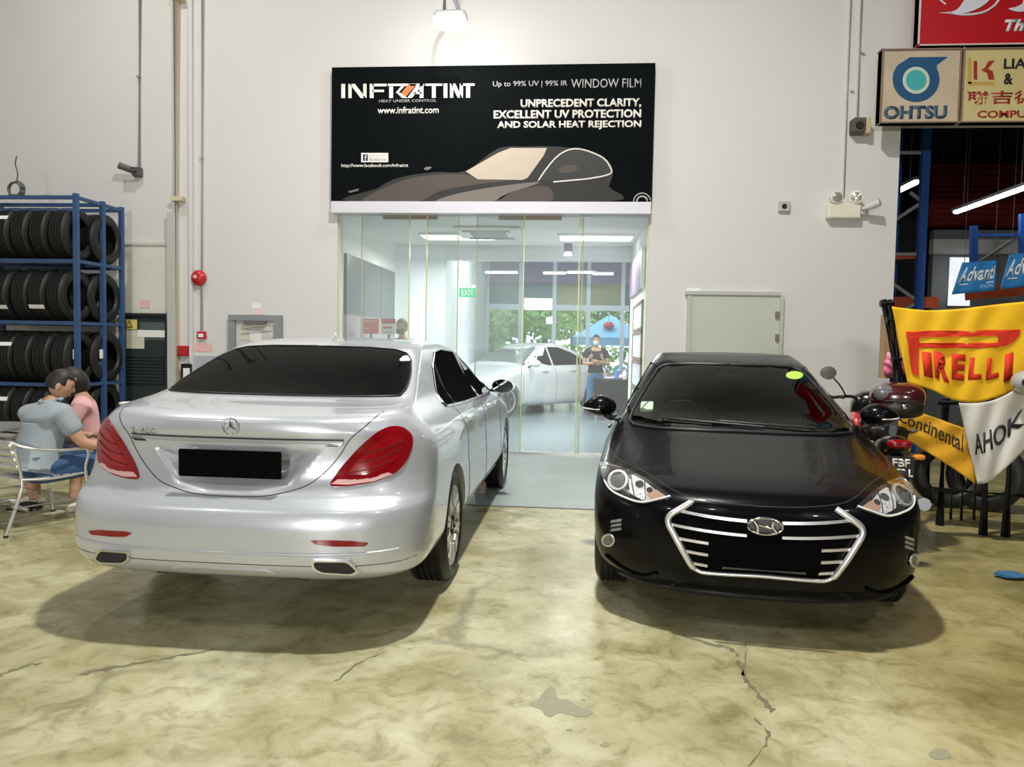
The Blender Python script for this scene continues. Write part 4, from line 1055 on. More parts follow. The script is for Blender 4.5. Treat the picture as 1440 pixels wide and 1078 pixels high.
# ------------------------------------------------------------ dark bay behind the right opening
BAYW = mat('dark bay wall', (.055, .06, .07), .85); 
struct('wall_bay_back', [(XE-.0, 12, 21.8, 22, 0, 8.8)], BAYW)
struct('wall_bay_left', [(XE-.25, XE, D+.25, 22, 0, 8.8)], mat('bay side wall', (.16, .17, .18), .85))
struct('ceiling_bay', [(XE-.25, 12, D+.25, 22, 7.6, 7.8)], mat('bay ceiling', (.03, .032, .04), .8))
RB = mat('racking royal blue', (.015, .09, .36), .4); BR = mat('galvanised brace', (.30, .31, .33), .5, .4); ORB = mat('orange rack beam', (.42, .07, .02), .5)
t = thing('pallet_racking', 'tall blue pallet racking upright with grey braces in the dark bay', 'racking')
YR1 = 11.6
def s2(name, x0, y0, x1, y1, Y, w, mt, parent, d=.08):
    a, b = at(x0, y0, Y=Y), at(x1, y1, Y=Y); v = (b-a).normalized(); n = Vector((-v.z, 0, v.x))*w/2
    bm = bmesh.new(); P = [a+n, a-n, b-n, b+n]; A = [bm.verts.new(p) for p in P]; B_ = [bm.verts.new(p+Vector((0, d, 0))) for p in P]
    bm.faces.new(A); bm.faces.new(B_[::-1])
    for i in range(4): bm.faces.new((A[i], B_[i], B_[(i+1) % 4], A[(i+1) % 4]))
    bmesh.ops.recalc_face_normals(bm, faces=bm.faces[:]); return obj(name, bm, mt, parent)
xu = at(1293, 430, Y=YR1).x
bxo('upright', xu-.05, xu+.06, YR1, YR1+.1, 0, 5.2, RB, t); bxo('upright', xu-.05, xu+.06, YR1+1.0, YR1+1.1, 0, 5.2, RB, t)
for a in ((1260, 214, 1302, 214), (1256, 311, 1298, 284), (1298, 284, 1280, 270), (1254, 357, 1292, 357), (1252, 396, 1292, 424), (1292, 424, 1256, 444)): s2('brace', *a, YR1+.06, .045, BR, t, .03)
for a in ((1251, 425, 1320, 425, .16), (1251, 362, 1292, 360, .06)): s2('rack_beam', *a[:4], YR1+.1, a[4], ORB, t)
s2('rack_beam', 1360, 413, 1460, 404, 13.5, .22, ORB, t)
t = thing('steel_frame', 'dark blue steel post with diagonal strut hanging over the blue banners', 'steel frame')
s2('post', 1371, 317, 1371, 374, 13.0, .10, RB, t); s2('strut', 1376, 370, 1436, 331, 13.05, .04, BAYW, t); s2('beam', 1371, 330, 1440, 330, 13.05, .04, RB, t); s2('post', 1440, 300, 1440, 360, 13.0, .09, RB, t)
# red corrugated cladding, one rib after the other
t = thing('cladding', 'dark red ribbed cladding high in the dark bay', 'cladding', (0, 0, 0)); RC = mat('dark red cladding', (.20, .022, .012), .35, var=.15)
xa, xb = at(1309, 270, Y=18).x, 12; zt, zb_ = at(1350, 228, Y=18).z, at(1350, 318, Y=18).z
bxo('backing', xa, xb, 18.12, 18.2, zb_, zt, RC, t)
for k in range(11):
    z = zb_+(zt-zb_)*(k+.15)/11; bxo('rib', xa, xb, 18.0, 18.12, z, z+(zt-zb_)/11*.6, RC, t, .02)
o = struct('wall_office_box', [(at(1313, 340, Y=17).x, 12, 17.0, 17.2, at(1340, 356, Y=17).z, at(1340, 336, Y=17).z)], mat('office wall white', (.55, .56, .54), .8))
struct('wall_office', [(at(1313, 340, Y=17.3).x, 12, 17.3, 17.5, 0, at(1340, 320, Y=17).z)], mat('office wall grey', (.20, .21, .21), .8))
t = thing('window_office', 'bright lit window panel between post and blue banner', None, kind='structure'); wbox('lit_pane', 1334, 362, 1364, 430, .04, mat('lit window', (.9, .9, .9), .5, emit=(.9, .95, 1), es=.85), t, 0, 16.9); wbox('window_frame', 1332, 430, 1366, 434, .06, GREYM, t, 0, 16.9)  # lit wall beyond; its brightness is put in as emission
# fluorescent battens running away from us
for k, (x, y, Y0, lab) in enumerate(((1291, 253, 12.6, 'lit fluorescent batten left of the blue upright'), (1452, 258, 12.4, 'lit fluorescent batten at the right picture edge'))):
    q = at(x, y, Y=Y0); t = thing('fluorescent_light', lab, 'light', q)
    bxo('tube_lamp', -.05, .05, 0, 2.4, -.05, .0, mat('lit fluorescent tube', (1, 1, 1), .5, emit=(.95, .97, 1), es=9), t, .02); bxo('batten_body', -.06, .06, -.02, 2.42, .0, .05, GREYM, t)
    for yy in (.3, 2.1): tubeo('hanger', [(0, yy, .04), (0, yy, 7.58-q.z)], .008, GREYM, t, 6)
    area('batten_light', (q.x, q.y+1.2, q.z-.08), .1, 2.4, 14)
# blue hanging banners
def cloth_fn(top, bot, Y, amp=.0, nf=3, ph=0, slope=0):
    T = smoothpath([(a, b, 0) for a, b in top], 8); Bt = smoothpath([(a, b, 0) for a, b in bot], 8)
    def pick(P, u):
        k = u*(len(P)-1); i = max(0, min(len(P)-2, int(k))); return P[i].lerp(P[i+1], k-i)
    def f(u, v):   # v: 0 bottom .. 1 top
        p = pick(Bt, u).lerp(pick(T, u), v); w = amp*sin(2*pi*(nf*u+.55*v)+ph)+amp*.5*sin(2*pi*(nf*2.3*u-1.4*v)+1.3*ph)
        return at(p.x, p.y, Y=Y+slope*u+w)
    return f
def cloth(name, f, mt, parent, nu=44, nv=26, hem=None):
    bm = bmesh.new(); g = [[bm.verts.new(f(i/nu, j/nv)) for j in range(nv+1)] for i in range(nu+1)]
    for i in range(nu):
        for j in range(nv): bm.faces.new((g[i][j], g[i+1][j], g[i+1][j+1], g[i][j+1]))
    o = obj(name, bm, mt, parent, True); md = o.modifiers.new('thick', 'SOLIDIFY'); md.thickness = .006; md.offset = 1; return o
def on_cloth(f, u0, u1, v0, v1, lift=.006, tilt=0):
    def g(u, v):
        U, V_ = u0+(u1-u0)*u, v0+(v1-v0)*v+tilt*u; p = f(U, V_); e = .01
        n = (f(U+e, V_)-f(U-e, V_)).cross(f(U, V_+e)-f(U, V_-e)); n.normalize()
        if n.y > 0: n = -n
        return p+n*lift, n
    return g
def ctext(s, f, u0, u1, v0, v1, mt, parent, off=.02, shear=0, tilt=0, sp=1.0, name='lettering'): return lettering(name, s, on_cloth(f, u0, u1, v0, v1, .007, tilt), mt, parent, off, shear, sp, .003)
BB = mat('blue banner vinyl', (.02, .20, .50), .5, var=.12)
for lab, T_, B_, tx in (('blue hanging banner fully in view right of the bay post', [(1353, 369), (1402, 366)], [(1338, 414), (1400, 408)], (.10, .93)),
                        ('blue hanging banner cut by the right picture edge', [(1419, 358), (1475, 351)], [(1406, 407), (1472, 400)], (.08, .9))):
    f = cloth_fn(T_, B_, 10.62 if tx[0] == .10 else 10.55, .01, 1); t = thing('hanging_banner', lab, 'banner'); cloth('banner_cloth', f, BB, t, 16, 10)
    ctext('Advanti', f, tx[0], tx[1], .36, .84, PAPER, t, .02, .2, .03); ctext('RACING', f, .60, .92, .12, .24, mat('pale blue print', (.35, .55, .75)), t, .0, 0)
    lettering('underline', '_', on_cloth(f, .15, .9, .28, .31), PAPER, t, .0)
    for u in (.1, .9): tubeo('hanging_cord', [f(u, 1), (f(u, 1).x, f(u, 1).y+.02, 7.6)], .004, GREYM, t, 5)

# ------------------------------------------------------------ glass front
PANE = glassmat('clear shop glass', (.965, .985, .975), 1, 0, .10, (.88, .92, .92)); EDGE = mat('yellow green glass edge', (.62, .66, .30), .3, emit=(.75, .8, .4), es=.0)  # hazy glare over the showroom is put into the panes as a diffuse veil
PB = [(474, 574, 0), (505, 642, 1), (597, 735, 0), (667, 818, 1), (812, 909, 0)]
for k, (a, b, q) in enumerate(PB):
    xa, xb = px_x(a, 450)+.0, px_x(b, 450); yy = D+.05+q*.035
    o = bxo('window_%d' % (k+1), xa, xb, yy, yy+.012, .015, ZG, PANE); o['kind'] = 'structure'
    for x in (xa, xb-.012): bxo('edge_strip', x, x+.014, yy-.004, yy+.016, .015, ZG, EDGE, o)
    if k in (1, 3): bxo('patch_fitting', xa+.3, xb-.3, yy-.02, yy+.03, ZG-.05, ZG, mat('brown patch fitting', (.30, .22, .16), .4), o)
struct('trim_glass_track', [(XL, XR, D+.02, D+.14, .0, .02)], ALU)
# ------------------------------------------------------------ showroom
YA, YF = 13.45, 19.6       # end of the side room, street facade
XM = px_x(626, 400, YA)
SHF = mat('blue grey showroom floor', (.24, .31, .35), .2, var=.06, scale=2)
struct('floor_showroom', [(XL-.6, XR+2.5, D+.02, YF, -.2, 0)], SHF)
SHW = mat('showroom white wall', (.80, .80, .77), .7)
ZS = at(700, 345, Y=YA).z
struct('wall_showroom_left', [(XL-.2, XL, D+.25, YA, 0, ZS)], SHW)
struct('wall_showroom_inner', [(XL-.2, XM, YA, YA+.2, 0, 4.2), (XM-.2, XM, YA+.2, YF, 0, 4.2)], mat('showroom cool wall', (.72, .78, .84), .7))
struct('wall_showroom_right', [(XR, XR+.2, D+.25, YA+.4, 0, ZS)], SHW)
struct('ceiling_showroom', [(XL-.2, XR+.2, D+.25, YA, ZS, ZS+.15)], SHW)
struct('ceiling_showroom_rear', [(XM-.2, XR+3, YA, YF, 3.95, 4.1)], mat('rear ceiling', (.70, .74, .76), .7))
struct('trim_soffit', [(XM, XR+3, YA, YA+.25, px_z(780, 366, YA), 4.0)], mat('pale soffit', (.66, .70, .72), .6))
struct('wall_showroom_far_right', [(XR+2.8, XR+3, YA, YF, 0, 4.2), (XR, XR+3, YA+.2, YA+.4, 0, 4.2)], SHW)
# dark slatted wall graphic on the left showroom wall
t = thing('wall_graphic', 'dark grey panelled display on the left showroom wall', 'wall display')
za, zb_ = 2.72, .55; PG = mat('dark blue grey panel', (.07, .09, .10), .35); PG2 = mat('rose grey lower panel', (.34, .30, .32), .4)
ys = [D+.28, 11.35, 12.35, YA-.15]
for a, b in zip(ys, ys[1:]): bxo('upper_panel', XL, XL+.04, a+.01, b-.01, 1.86, za, PG, t); bxo('lower_panel', XL, XL+.05, a+.01, b-.01, zb_, 1.85, PG2, t)
bxo('panel_rail', XL, XL+.06, ys[0], ys[-1], 1.845, 1.865, GREYM, t)
def poster(lab, b_, Y, cols, rows):
    t = thing('poster_stand', lab, 'poster'); wbox('poster_board', *b_, .02, cols, t, 0, Y)
    for r_ in rows: wbox('poster_print', *r_[:4], .024, r_[4], t, 0, Y)
    seg('poster_stake', [((b_[0]+b_[2])/2, b_[3]), ((b_[0]+b_[2])/2, 640)], Y, .02, GREYM, t); return t
CORAL = mat('coral red poster', (.78, .16, .13), .6)
poster('coral red poster behind the glass above the silver car roof', (511, 448, 533, 469), 10.9, CORAL, [(513, 450, 530, 453, PINK), (513, 460, 520, 463, PINK)])
poster('red and white poster next to the standing masked head', (537, 448, 557, 470), 10.95, PAPER, [(537, 448, 557, 455, RED), (539, 449.5, 555, 452, PINK), (539, 459, 552, 462, RED), (540, 465, 553, 469, mat('pale grey print', (.55, .56, .5)))])
# picture frames down the right showroom wall
for k, lab in enumerate(('top', 'second', 'third', 'lowest')):
    z1 = 2.12-k*.43; t = thing('picture_frame', '%s brown picture frame in the column at the right end of the glass' % lab, 'picture frame', (XR, 11.6, z1), 0, 'brown frames on the right showroom wall')
    FB = mat('brown frame wood', (.22, .14, .10), .5)
    for b_ in ((-.03, 0, -.9, .9, -.02, .02), (-.03, 0, -.9, .9, -.40, -.36), (-.03, 0, -.9, -.86, -.40, .02), (-.03, 0, .86, .9, -.40, .02)): bxo('frame_bar', *b_, FB, t)
    bxo('framed_sheet', -.015, 0, -.87, .87, -.37, -.01, mat('framed pale sheet', (.72, .78, .85), .4), t)
t = thing('display_panel', 'tall dull violet panel high on the right showroom wall', 'panel'); bxo('panel_board', XR-.05, XR-.01, D+.4, 13.2, 2.3, 2.85, mat('dull violet panel', (.16, .12, .22), .5), t); bxo('panel_edge', XR-.06, XR-.01, D+.36, D+.4, 2.28, 2.87, WHITEP, t)
# exit sign
q = at(658, 411, Y=14.6); t = thing('exit_sign', 'green exit sign hanging behind the glass', 'sign', q)
bxo('sign_body', -.17, .17, -.03, .03, -.09, .08, mat('lit green sign', (.02, .40, .16), .5, emit=(.04, .75, .30), es=.35), t, .006); bxo('sign_cap', -.17, .17, -.035, .035, .08, .15, WHITEP, t, .006)
lettering('lettering', 'EXIT', lambda u, v: (Vector((-.12+.24*u, -.031, -.06+.11*v)), Vector((0, -1, 0))), PAPER, t, .02); tubeo('hanger', [(0, 0, .15), (0, 0, 3.95-q.z)], .012, WHITEP, t)
# cassette air conditioner, spots, sprinklers
q = at(688, 327, Y=11.7); t = thing('air_conditioner', 'ceiling cassette air conditioner seen through the glass top', 'air conditioner', (q.x, q.y, ZS-.005))
bxo('cassette_panel', -.50, .50, -.45, .45, -.06, 0, WHITEP, t, .02)
for sy in (-1, 1): bxo('louvre', -.36, .36, sy*.38-.05, sy*.38+.05, -.075, -.06, mat('grey louvre', (.25, .26, .27), .5), t)
bxo('intake_grille', -.27, .27, -.25, .25, -.07, -.06, mat('grey louvre', (.25, .26, .27)), t)
for (x, y), lab in zip(SHOW_LAMPS, ('lit ceiling panel in the front of the showroom, left one', 'lit ceiling panel in the front of the showroom, right one', 'lit ceiling panel in the rear of the showroom, left one', 'lit ceiling panel in the rear of the showroom, right one')):
    t = thing('ceiling_light', lab, 'ceiling light', (x, y, (ZS if y < YA else 3.95)), 0, 'showroom ceiling panels')
    bxo('light_frame', -.60, .60, -.28, .28, -.04, 0, WHITEP, t); bxo('diffuser', -.56, .56, -.24, .24, -.05, -.04, mat('lit diffuser', (1, 1, 1), .5, emit=(.95, .98, 1), es=3), t)
q = at(799, 350, Y=YA-.3); t = thing('spot_light', 'small dark square spotlight on the soffit behind the glass', 'spotlight', q)
bxo('spot_body', -.07, .07, -.07, .07, -.05, .10, mat('grey violet spot', (.22, .20, .28), .5), t, .01); latheo('spot_glow', [(-.06, .05), (-.11, .075), (-.11, .001)], 'z', mat('lit spot', (1, 1, 1), .5, emit=(1, 1, 1), es=6), t, 20); tubeo('spot_stem', [(0, 0, .1), (0, 0, ZS-q.z)], .012, GREYM, t)
# ------------------------------------------------------------ street facade
FR_ = mat('pale blue facade frame', (.50, .60, .68), .4, .2); zT = px_z(760, 432, YF); zU = px_z(760, 398, YF); zP = px_z(760, 372, YF)
XFa, XFb = XM, XR+2.8
xs_ = [XFa+(XFb-XFa)*k/7 for k in range(8)]
struct('trim_facade_transom', [(XFa, XFb, YF-.08, YF+.08, zT-.07, zT+.07), (XFa, XFb, YF-.08, YF+.08, 3.8, 4.1)], FR_)
for k, x in enumerate(xs_): struct('trim_facade_mullion', [(x-.05, x+.05, YF-.06, YF+.06, 0, 4.0)], FR_)
PN = [mat('teal facade pane', (.05, .15, .18), .15), mat('olive facade pane', (.20, .24, .12), .2), mat('dark teal facade pane', (.02, .08, .10), .15)]
for k in range(7):
    o = struct('facade_pane', [(xs_[k]+.05, xs_[k+1]-.05, YF-.01, YF+.01, zT+.07, zU)], PN[(0, 0, 1, 1, 0, 2, 0)[k]])
struct('wall_valance', [(XFa, XFb, YF-.05, YF+.12, zU, zP+.35)], mat('violet grey valance', (.20, .20, .34), .6, var=.2, scale=1))
for k in (0, 1, 5, 6): o = struct('window_%d' % (6+k), [(xs_[k]+.05, xs_[k+1]-.05, YF, YF+.01, .05, zT-.07)], glassmat('facade glass', (.86, .95, .93)) if 'facade glass' not in MATS else MATS['facade glass'])
for k, (px, py, w, lit) in enumerate(((652, 382, .5, 'warm'), (705, 382, .8, 'cool'), (780, 383, .55, 'warm'), (818, 382, .7, 'cool'), (848, 384, .5, 'cool'))):
    q = at(px, py, Y=YF-1.2); t = thing('strip_light', ('leftmost warm orange strip light under the street side ceiling', 'bright cool strip light right of the leftmost orange one', 'warm orange strip light in the middle of the street side', 'longer cool strip light right of the middle orange one', 'rightmost short cool strip light under the street side ceiling')[k], 'strip light', q)
    bxo('strip_tube', -w/2, w/2, -.03, .03, -.04, .0, mat('lit %s strip' % lit, (1, 1, 1), .5, emit=(1, .75, .35) if lit == 'warm' else (.85, .95, 1), es=4), t, .01); bxo('strip_body', -w/2, w/2, -.035, .035, 0, .03, WHITEP, t)
    for a in (-w*.4, w*.4): tubeo('hanger', [(a, 0, .02), (a, 0, 3.95-q.z)], .006, GREYM, t, 5)
# street beyond
struct('ground_street', [(-20, 22, YF, 60, -.3, -.02)], mat('street paving', (.42, .44, .42), .8))
LEAF = [mat('bright tree leaves', (.16, .34, .06), .6, var=.4, scale=2), mat('pale lime leaves', (.34, .50, .16), .6, var=.3, scale=2), mat('deep green leaves', (.05, .16, .06), .6, var=.4, scale=2)]
BARK = mat('grey bark', (.20, .17, .13), .8)
def tree(lab, x, y, h, r, lm, seed):
    rr = random.Random(seed); t = thing('street_tree', lab, 'tree', (x, y, -.02)); tubeo('trunk', [(0, 0, 0), (.05, 0, h*.35), (-.03, .05, h*.8)], [.16, .12, .05], BARK, t)
    bm = bmesh.new()
    for k in range(1500):
        a, b, c = rr.gauss(0, 1), rr.gauss(0, 1), rr.gauss(0, 1); n = sqrt(a*a+b*b+c*c); k_ = r*rr.uniform(.35, 1)**.6/n
        p = Vector((a*k_, b*k_, h*.72+c*k_*.75)); s_ = rr.uniform(.07, .16); u = Vector((rr.uniform(-1, 1), rr.uniform(-1, 1), rr.uniform(-1, 1))).normalized(); w = u.orthogonal().normalized()
        v = [bm.verts.new(p+q) for q in (u*s_, w*s_*.6, -u*s_, -w*s_*.6)]; bm.faces.new(v)
    o = obj('foliage', bm, lm, t); o['kind'] = 'stuff'
for k, (lab, px, y, h, r, m) in enumerate((('bright green street tree behind the exit sign', 650, 27, 4.6, 2.2, 0), ('deep green street tree beyond the white car roof', 735, 30, 5.2, 2.6, 2), ('pale lime street tree in the middle of the glass', 765, 25, 3.9, 1.7, 1),
        ('bright green street tree behind the blue canopy', 850, 34, 5.6, 2.8, 0), ('pale lime street tree at the left of the facade', 690, 24.5, 3.4, 1.5, 1), ('deep green street tree at the far right of the facade', 905, 29, 5, 2.6, 2), ('bright green street tree left of the canopy', 805, 29, 4.4, 2.0, 0))):
    tree(lab, px_x(px, 450, y), y, h, r, LEAF[m], 50+k)
t = thing('hedge', 'low lime green hedge along the street', 'hedge', kind='stuff'); bm = bmesh.new(); rr = random.Random(3)
for k in range(5000):
    p = Vector((rr.uniform(-9, 8), rr.uniform(23, 24), rr.uniform(0, 1.5))); s_ = rr.uniform(.06, .13); u = Vector((rr.uniform(-1, 1), rr.uniform(-1, 1), rr.uniform(-1, 1))).normalized(); w = u.orthogonal().normalized()
    bm.faces.new([bm.verts.new(p+q) for q in (u*s_, w*s_*.6, -u*s_, -w*s_*.6)])
o = obj('hedge_leaves', bm, LEAF[1], t); o['kind'] = 'stuff'
t = thing('canopy_tent', 'pale blue pointed canopy tent on the street behind the standing man', 'canopy'); CT = mat('sky blue canvas', (.22, .50, .74), .7)
Yc = 22.0; a, b, c = at(805, 474, Y=Yc), at(905, 474, Y=Yc), at(858, 442, Y=Yc)
bm = bmesh.new(); bs = [Vector((a.x, Yc-1.2, a.z)), Vector((b.x, Yc-1.2, a.z)), Vector((b.x, Yc+1.2, a.z)), Vector((a.x, Yc+1.2, a.z))]; ap = bm.verts.new(c); v1 = [bm.verts.new(p) for p in bs]; v2 = [bm.verts.new(p+Vector((0, 0, -.22))) for p in bs]
for i in range(4): bm.faces.new((v1[i], v1[(i+1) % 4], ap)); bm.faces.new((v1[i], v2[i], v2[(i+1) % 4], v1[(i+1) % 4]))
obj('canopy_roof', bm, CT, t)
for p in bs: tubeo('canopy_pole', [p, (p.x, p.y, -.02)], .03, GREYM, t)
q = at(856, 457, Y=21.2); t = thing('red_lantern', 'round red lantern hanging above the standing man', 'lantern', q); latheo('lantern_body', [(-.10, .03), (-.08, .12), (0, .17), (.08, .12), (.10, .03)], 'z', RED, t, 20); tubeo('lantern_cord', [(0, 0, .1), (0, 0, 2.6)], .008, BLACK, t)
for k, x in enumerate((px_x(672, 450, 21), px_x(683, 450, 21))):
    t = thing('street_post', ('left' if k == 0 else 'right')+' one of the two pale posts beyond the facade', 'post', (x, 21, 0)); tubeo('post_shaft', [(0, 0, -.02), (0, 0, 3.4)], .05, mat('pale post', (.55, .57, .6), .5), t); bxo('post_foot', -.1, .1, -.1, .1, -.02, .06, GREYM, t)

# ------------------------------------------------------------ cars in the showroom
def simple_car(lab, x, y, rz, paint, sc=1.0, nm='saloon_car'):
    c = Car(nm, lab, (x, y, 0), rz, ELA, paint, sub=4, arches=[(-1.37, .315, .35, .58, 1.3), (1.40, .315, .35, .58, 1.3)])
    WSl = [(-.72, .99), (.72, .99), (.52, 1.31), (.46, 1.36), (-.46, 1.36), (-.52, 1.31)]
    PG_ = MATS['black privacy glass']
    c.patch('windscreen', rpoly(WSl, .04, 3), 'front', mat('pale reflecting windscreen', (.16, .20, .20), .05, spec=.8), .005, .12, thick=.004)
    c.patch('rear_window', rpoly([(-.66, 1.02), (.66, 1.02), (.48, 1.33), (-.48, 1.33)], .04, 3), 'rear', PG_, .005, .12, thick=.004)
    for ax in ('right', 'left'):
        for n_, P in (('front_side_window', EWF), ('rear_side_window', EWR)): c.patch(n_, rpoly(P, .02, 2), ax, PG_, .004, .12, thick=.01)
        for y0 in (-.05, .98): c.line('door_seam', [(y0, .97), (y0-.01, .6), (y0, .3)], ax, .004, GAP, 0, 14)
        for y0 in (-.75, .2): c.line('door_handle', [(y0, .86), (y0+.19, .86)], ax, .012, SATIN, .02, 6)
    for m in (False, True):
        c.patch('headlamp', rpoly(HL, .015, 3), 'front', LAMPC, .004, .05, mirror=m, thick=.012)
        c.patch('tail_lamp', rpoly([(.50, .72), (.84, .70), (.86, .88), (.60, .86)], .03, 3), 'rear', REDL, .005, .06, mirror=m, thick=.01)
        s_ = -1 if m else 1; mr = bpy.data.objects.new('door_mirror', None); COL.objects.link(mr); mr.parent = c.root
        bm = bmesh.new(); bmesh.ops.create_uvsphere(bm, u_segments=16, v_segments=10, radius=1)
        for v in bm.verts: v.co = Vector((v.co.x*.12+s_*.96, max(v.co.y, -.3)*.09+.70, v.co.z*.075+1.03))
        sharp(obj('mirror_housing', bm, paint, mr), 50); tubeo('mirror_arm', [(s_*.80, .74, .955), (s_*.92, .71, 1.0)], .024, BLACK, mr)
    c.patch('grille_opening', [(-.46, .56), (-.38, .66), (.38, .66), (.46, .56), (.36, .34), (-.36, .34)], 'front', MATS['black grille mesh'], .004, .1, thick=.01)
    c.finish(LINER)
    for yy in (-1.37, 1.40):
        for s_ in (1, -1): wheel(c.root, (s_*.785, yy, .315), .315, .205, .205, s_, 5, RIM, twin=False)
    c.root.scale = (sc, sc, sc); return c
WPAINT = mat('pearl white paint', (.72, .76, .80), .2, coat=1); RPAINT = mat('dusty pink red paint', (.60, .20, .24), .3, coat=1)
yaw_w = atan2(.62, -.785)   # heading (-.62,-.785)
hx, hy = -.60, -.80
simple_car('white saloon parked inside the showroom behind the glass', px_x(768, 575, 17.1)-.55, 17.0, atan2(-hx, hy), WPAINT, 1.06)
simple_car('dusty red car behind the standing man near the street', px_x(892, 560, 18.0)+.95, 18.45, radians(105), RPAINT, .97)
# counter with dark cloth
t = thing('work_table', 'dark clothed table to the right of the standing man', 'table', (px_x(868, 560, 15.6)+.25, 15.6, 0))
bxo('table_top', -.75, .75, -.35, .35, .78, .82, BLACKM, t); bxo('table_cloth', -.74, .74, -.36, -.33, .12, .79, BLACKM, t)
for x in (-.68, .68):
    for y in (-.30, .30): bxo('leg', x-.025, x+.025, y-.025, y+.025, 0, .78, GREYM, t)
TX, TY = t.location.x, t.location.y
for k, (dx, c_, lab) in enumerate(((-.28, (.05, .25, .65), 'blue spray bottle on the dark table'), (-.12, (.75, .80, .85), 'white spray bottle on the dark table'), (.05, (.10, .45, .75), 'light blue bottle rightmost on the dark table'))):
    t = thing('spray_bottle', lab, 'bottle', (TX+dx, TY-.15, .82), 0, 'bottles on the dark table')
    latheo('bottle_body', [(0, .045), (.14, .045), (.18, .02), (.20, .018)], 'z', mat('plastic %d' % k, c_, .4), t, 16); bxo('spray_head', -.05, .02, -.015, .015, .20, .25, mat('plastic 0', (.05, .25, .65)), t, .005)
# ------------------------------------------------------------ tyre rack
RX, RYF, RYB = at(108, 400, Y=8.95).x, 8.95, D-.33
RYM = RYF+.52; RXL = RX-1.75
t = thing('tyre_rack', 'tall blue steel tyre rack against the left wall', 'rack'); RZ = at(108, 272, Y=RYF).z
def postb(x, y, w=.05): bxo('rack_post', x-w/2, x+w/2, y-w/2, y+w/2, 0, RZ, BLUE, t)
for y in (RYF, RYM, RYB): postb(RX, y, .055)
for y in (RYF, RYM, RYB): postb(RXL, y, .055)
shz = [at(60, 364, Y=RYF).z, at(60, 451, Y=RYF).z, at(60, 538, Y=RYF).z, .22]
for z in shz+[RZ-.025]:
    for y in (RYF, RYM, RYB): bxo('rack_beam', RXL, RX, y-.02, y+.02, z-.045, z, BLUE, t)
    for x in (RX, RXL): bxo('side_rail', x-.02, x+.02, RYF, RYB, z-.04, z, BLUE, t)
for k in range(4): bxo('cross_bar', RXL, RX, RYF-.01+.12*k-.01, RYF+.12*k+.01, RZ-.22, RZ-.19, BLUE, t) if k < 2 else None
# one tyre, then copies
TR, TW = .325, .225
def make_tyre():
    r = thing('tyre', None, 'tyre'); h = TW/2; rr = .20
    prof = [(-h*.75, rr), (-h*.95, rr+.02), (-h, rr+.065), (-h*.93, TR-.035), (-h*.80, TR-.012), (-h*.72, TR)]
    n = 5
    for i in range(n):
        a = -h*.72+i*(2*h*.72)/n; b = a+(2*h*.72)/n; prof += [(a+.006, TR+.003), (b-.006, TR+.003)]+([(b-.006, TR-.010), (b+.006, TR-.010)] if i < n-1 else [])
    prof += [(h*.72, TR), (h*.80, TR-.012), (h*.93, TR-.035), (h, rr+.065), (h*.95, rr+.02), (h*.75, rr), (h*.70, rr+.03), (h*.82, TR-.05), (-h*.82, TR-.05), (-h*.70, rr+.03)]
    latheo('tyre_body', prof, 'x', TYRE, r, 48, closed=True, ang=32)
    return r
def label_band(parent, z, w, white=True, side=0):
    """paper band wrapped across the tread, z = height angle"""
    bm = bmesh.new(); N = 6; a0 = radians(z); R_ = TR+.006; g = []
    for i in range(N+1):
        a = a0+radians(9)*(i/N-.5); g.append([bm.verts.new((x, -R_*cos(a), R_*sin(a))) for x in (-.10, 0, .10)])
    for i in range(N):
        for j in range(2): bm.faces.new((g[i][j], g[i][j+1], g[i+1][j+1], g[i+1][j]))
    o = obj('paper_band', bm, PAPER, parent); md = o.modifiers.new('t', 'SOLIDIFY'); md.thickness = .003; md.offset = 0; return o
tproto = make_tyre(); first = True
rows = ['top', 'second', 'third', 'lowest']
for r_, z in enumerate(shz):
    for row, yy in (('front', RYF+.16), ('rear', RYB-.30)):
        for k in range(6 if row == 'front' else 2):
            x = RX-.16-k*(.243 if row == 'front' else .25)-(.0 if row == 'front' else -.06)-(.03*(r_ % 2))
            tilt = R.uniform(-.05, .05); zz = z+TR+.002+.0*R.random()
            gname = 'tyres in the %s row, %s layer of the blue rack' % (rows[r_], row)
            lab = 'black tyre, %s from the corner post, %s row of the blue rack, %s' % (('nearest', 'second', 'third', 'fourth', 'fifth', 'sixth')[k], rows[r_], 'front layer' if row == 'front' else 'rear layer')
            if first: o = tproto; o.location = (x, yy, zz); o.rotation_euler = (R.uniform(0, 6), 0, tilt); first = False
            else: o = dup(tproto); o.location = (x, yy, zz); o.rotation_euler = (0, 0, tilt)
            o.rotation_euler[0] = 0; o['label'] = lab; o['group'] = gname
            bands = {(0, 'front', 3): 30, (1, 'front', 1): -28, (1, 'front', 3): -30, (2, 'front', 3): 28, (3, 'front', 3): 25, (2, 'front', 0): None}
            if (r_, row, k) in bands and bands[(r_, row, k)] is not None:
                label_band(o, bands[(r_, row, k)], .2); o['label'] = {(0, 3): 'tyre with a white paper band in the top rack row', (1, 1): 'tyre with a white band, second from the corner post in the second row', (1, 3): 'tyre with a white band, fourth tyre from the rack post in the second row', (2, 3): 'tyre with a white band in the third rack row', (3, 3): 'tyre with a white band in the lowest rack row'}[(r_, k)]
                del o['group']
            if (r_, row, k) == (2, 'rear', 0) or (r_, row, k) == (2, 'front', 0):
                s_ = bxo('side_label', TW/2+.0, TW/2+.004, -.20, -.13, -.02, .10, PAPER, o)
                o['label'] = 'tyre with a white label on its sidewall, third row %s layer end' % row; del o['group']
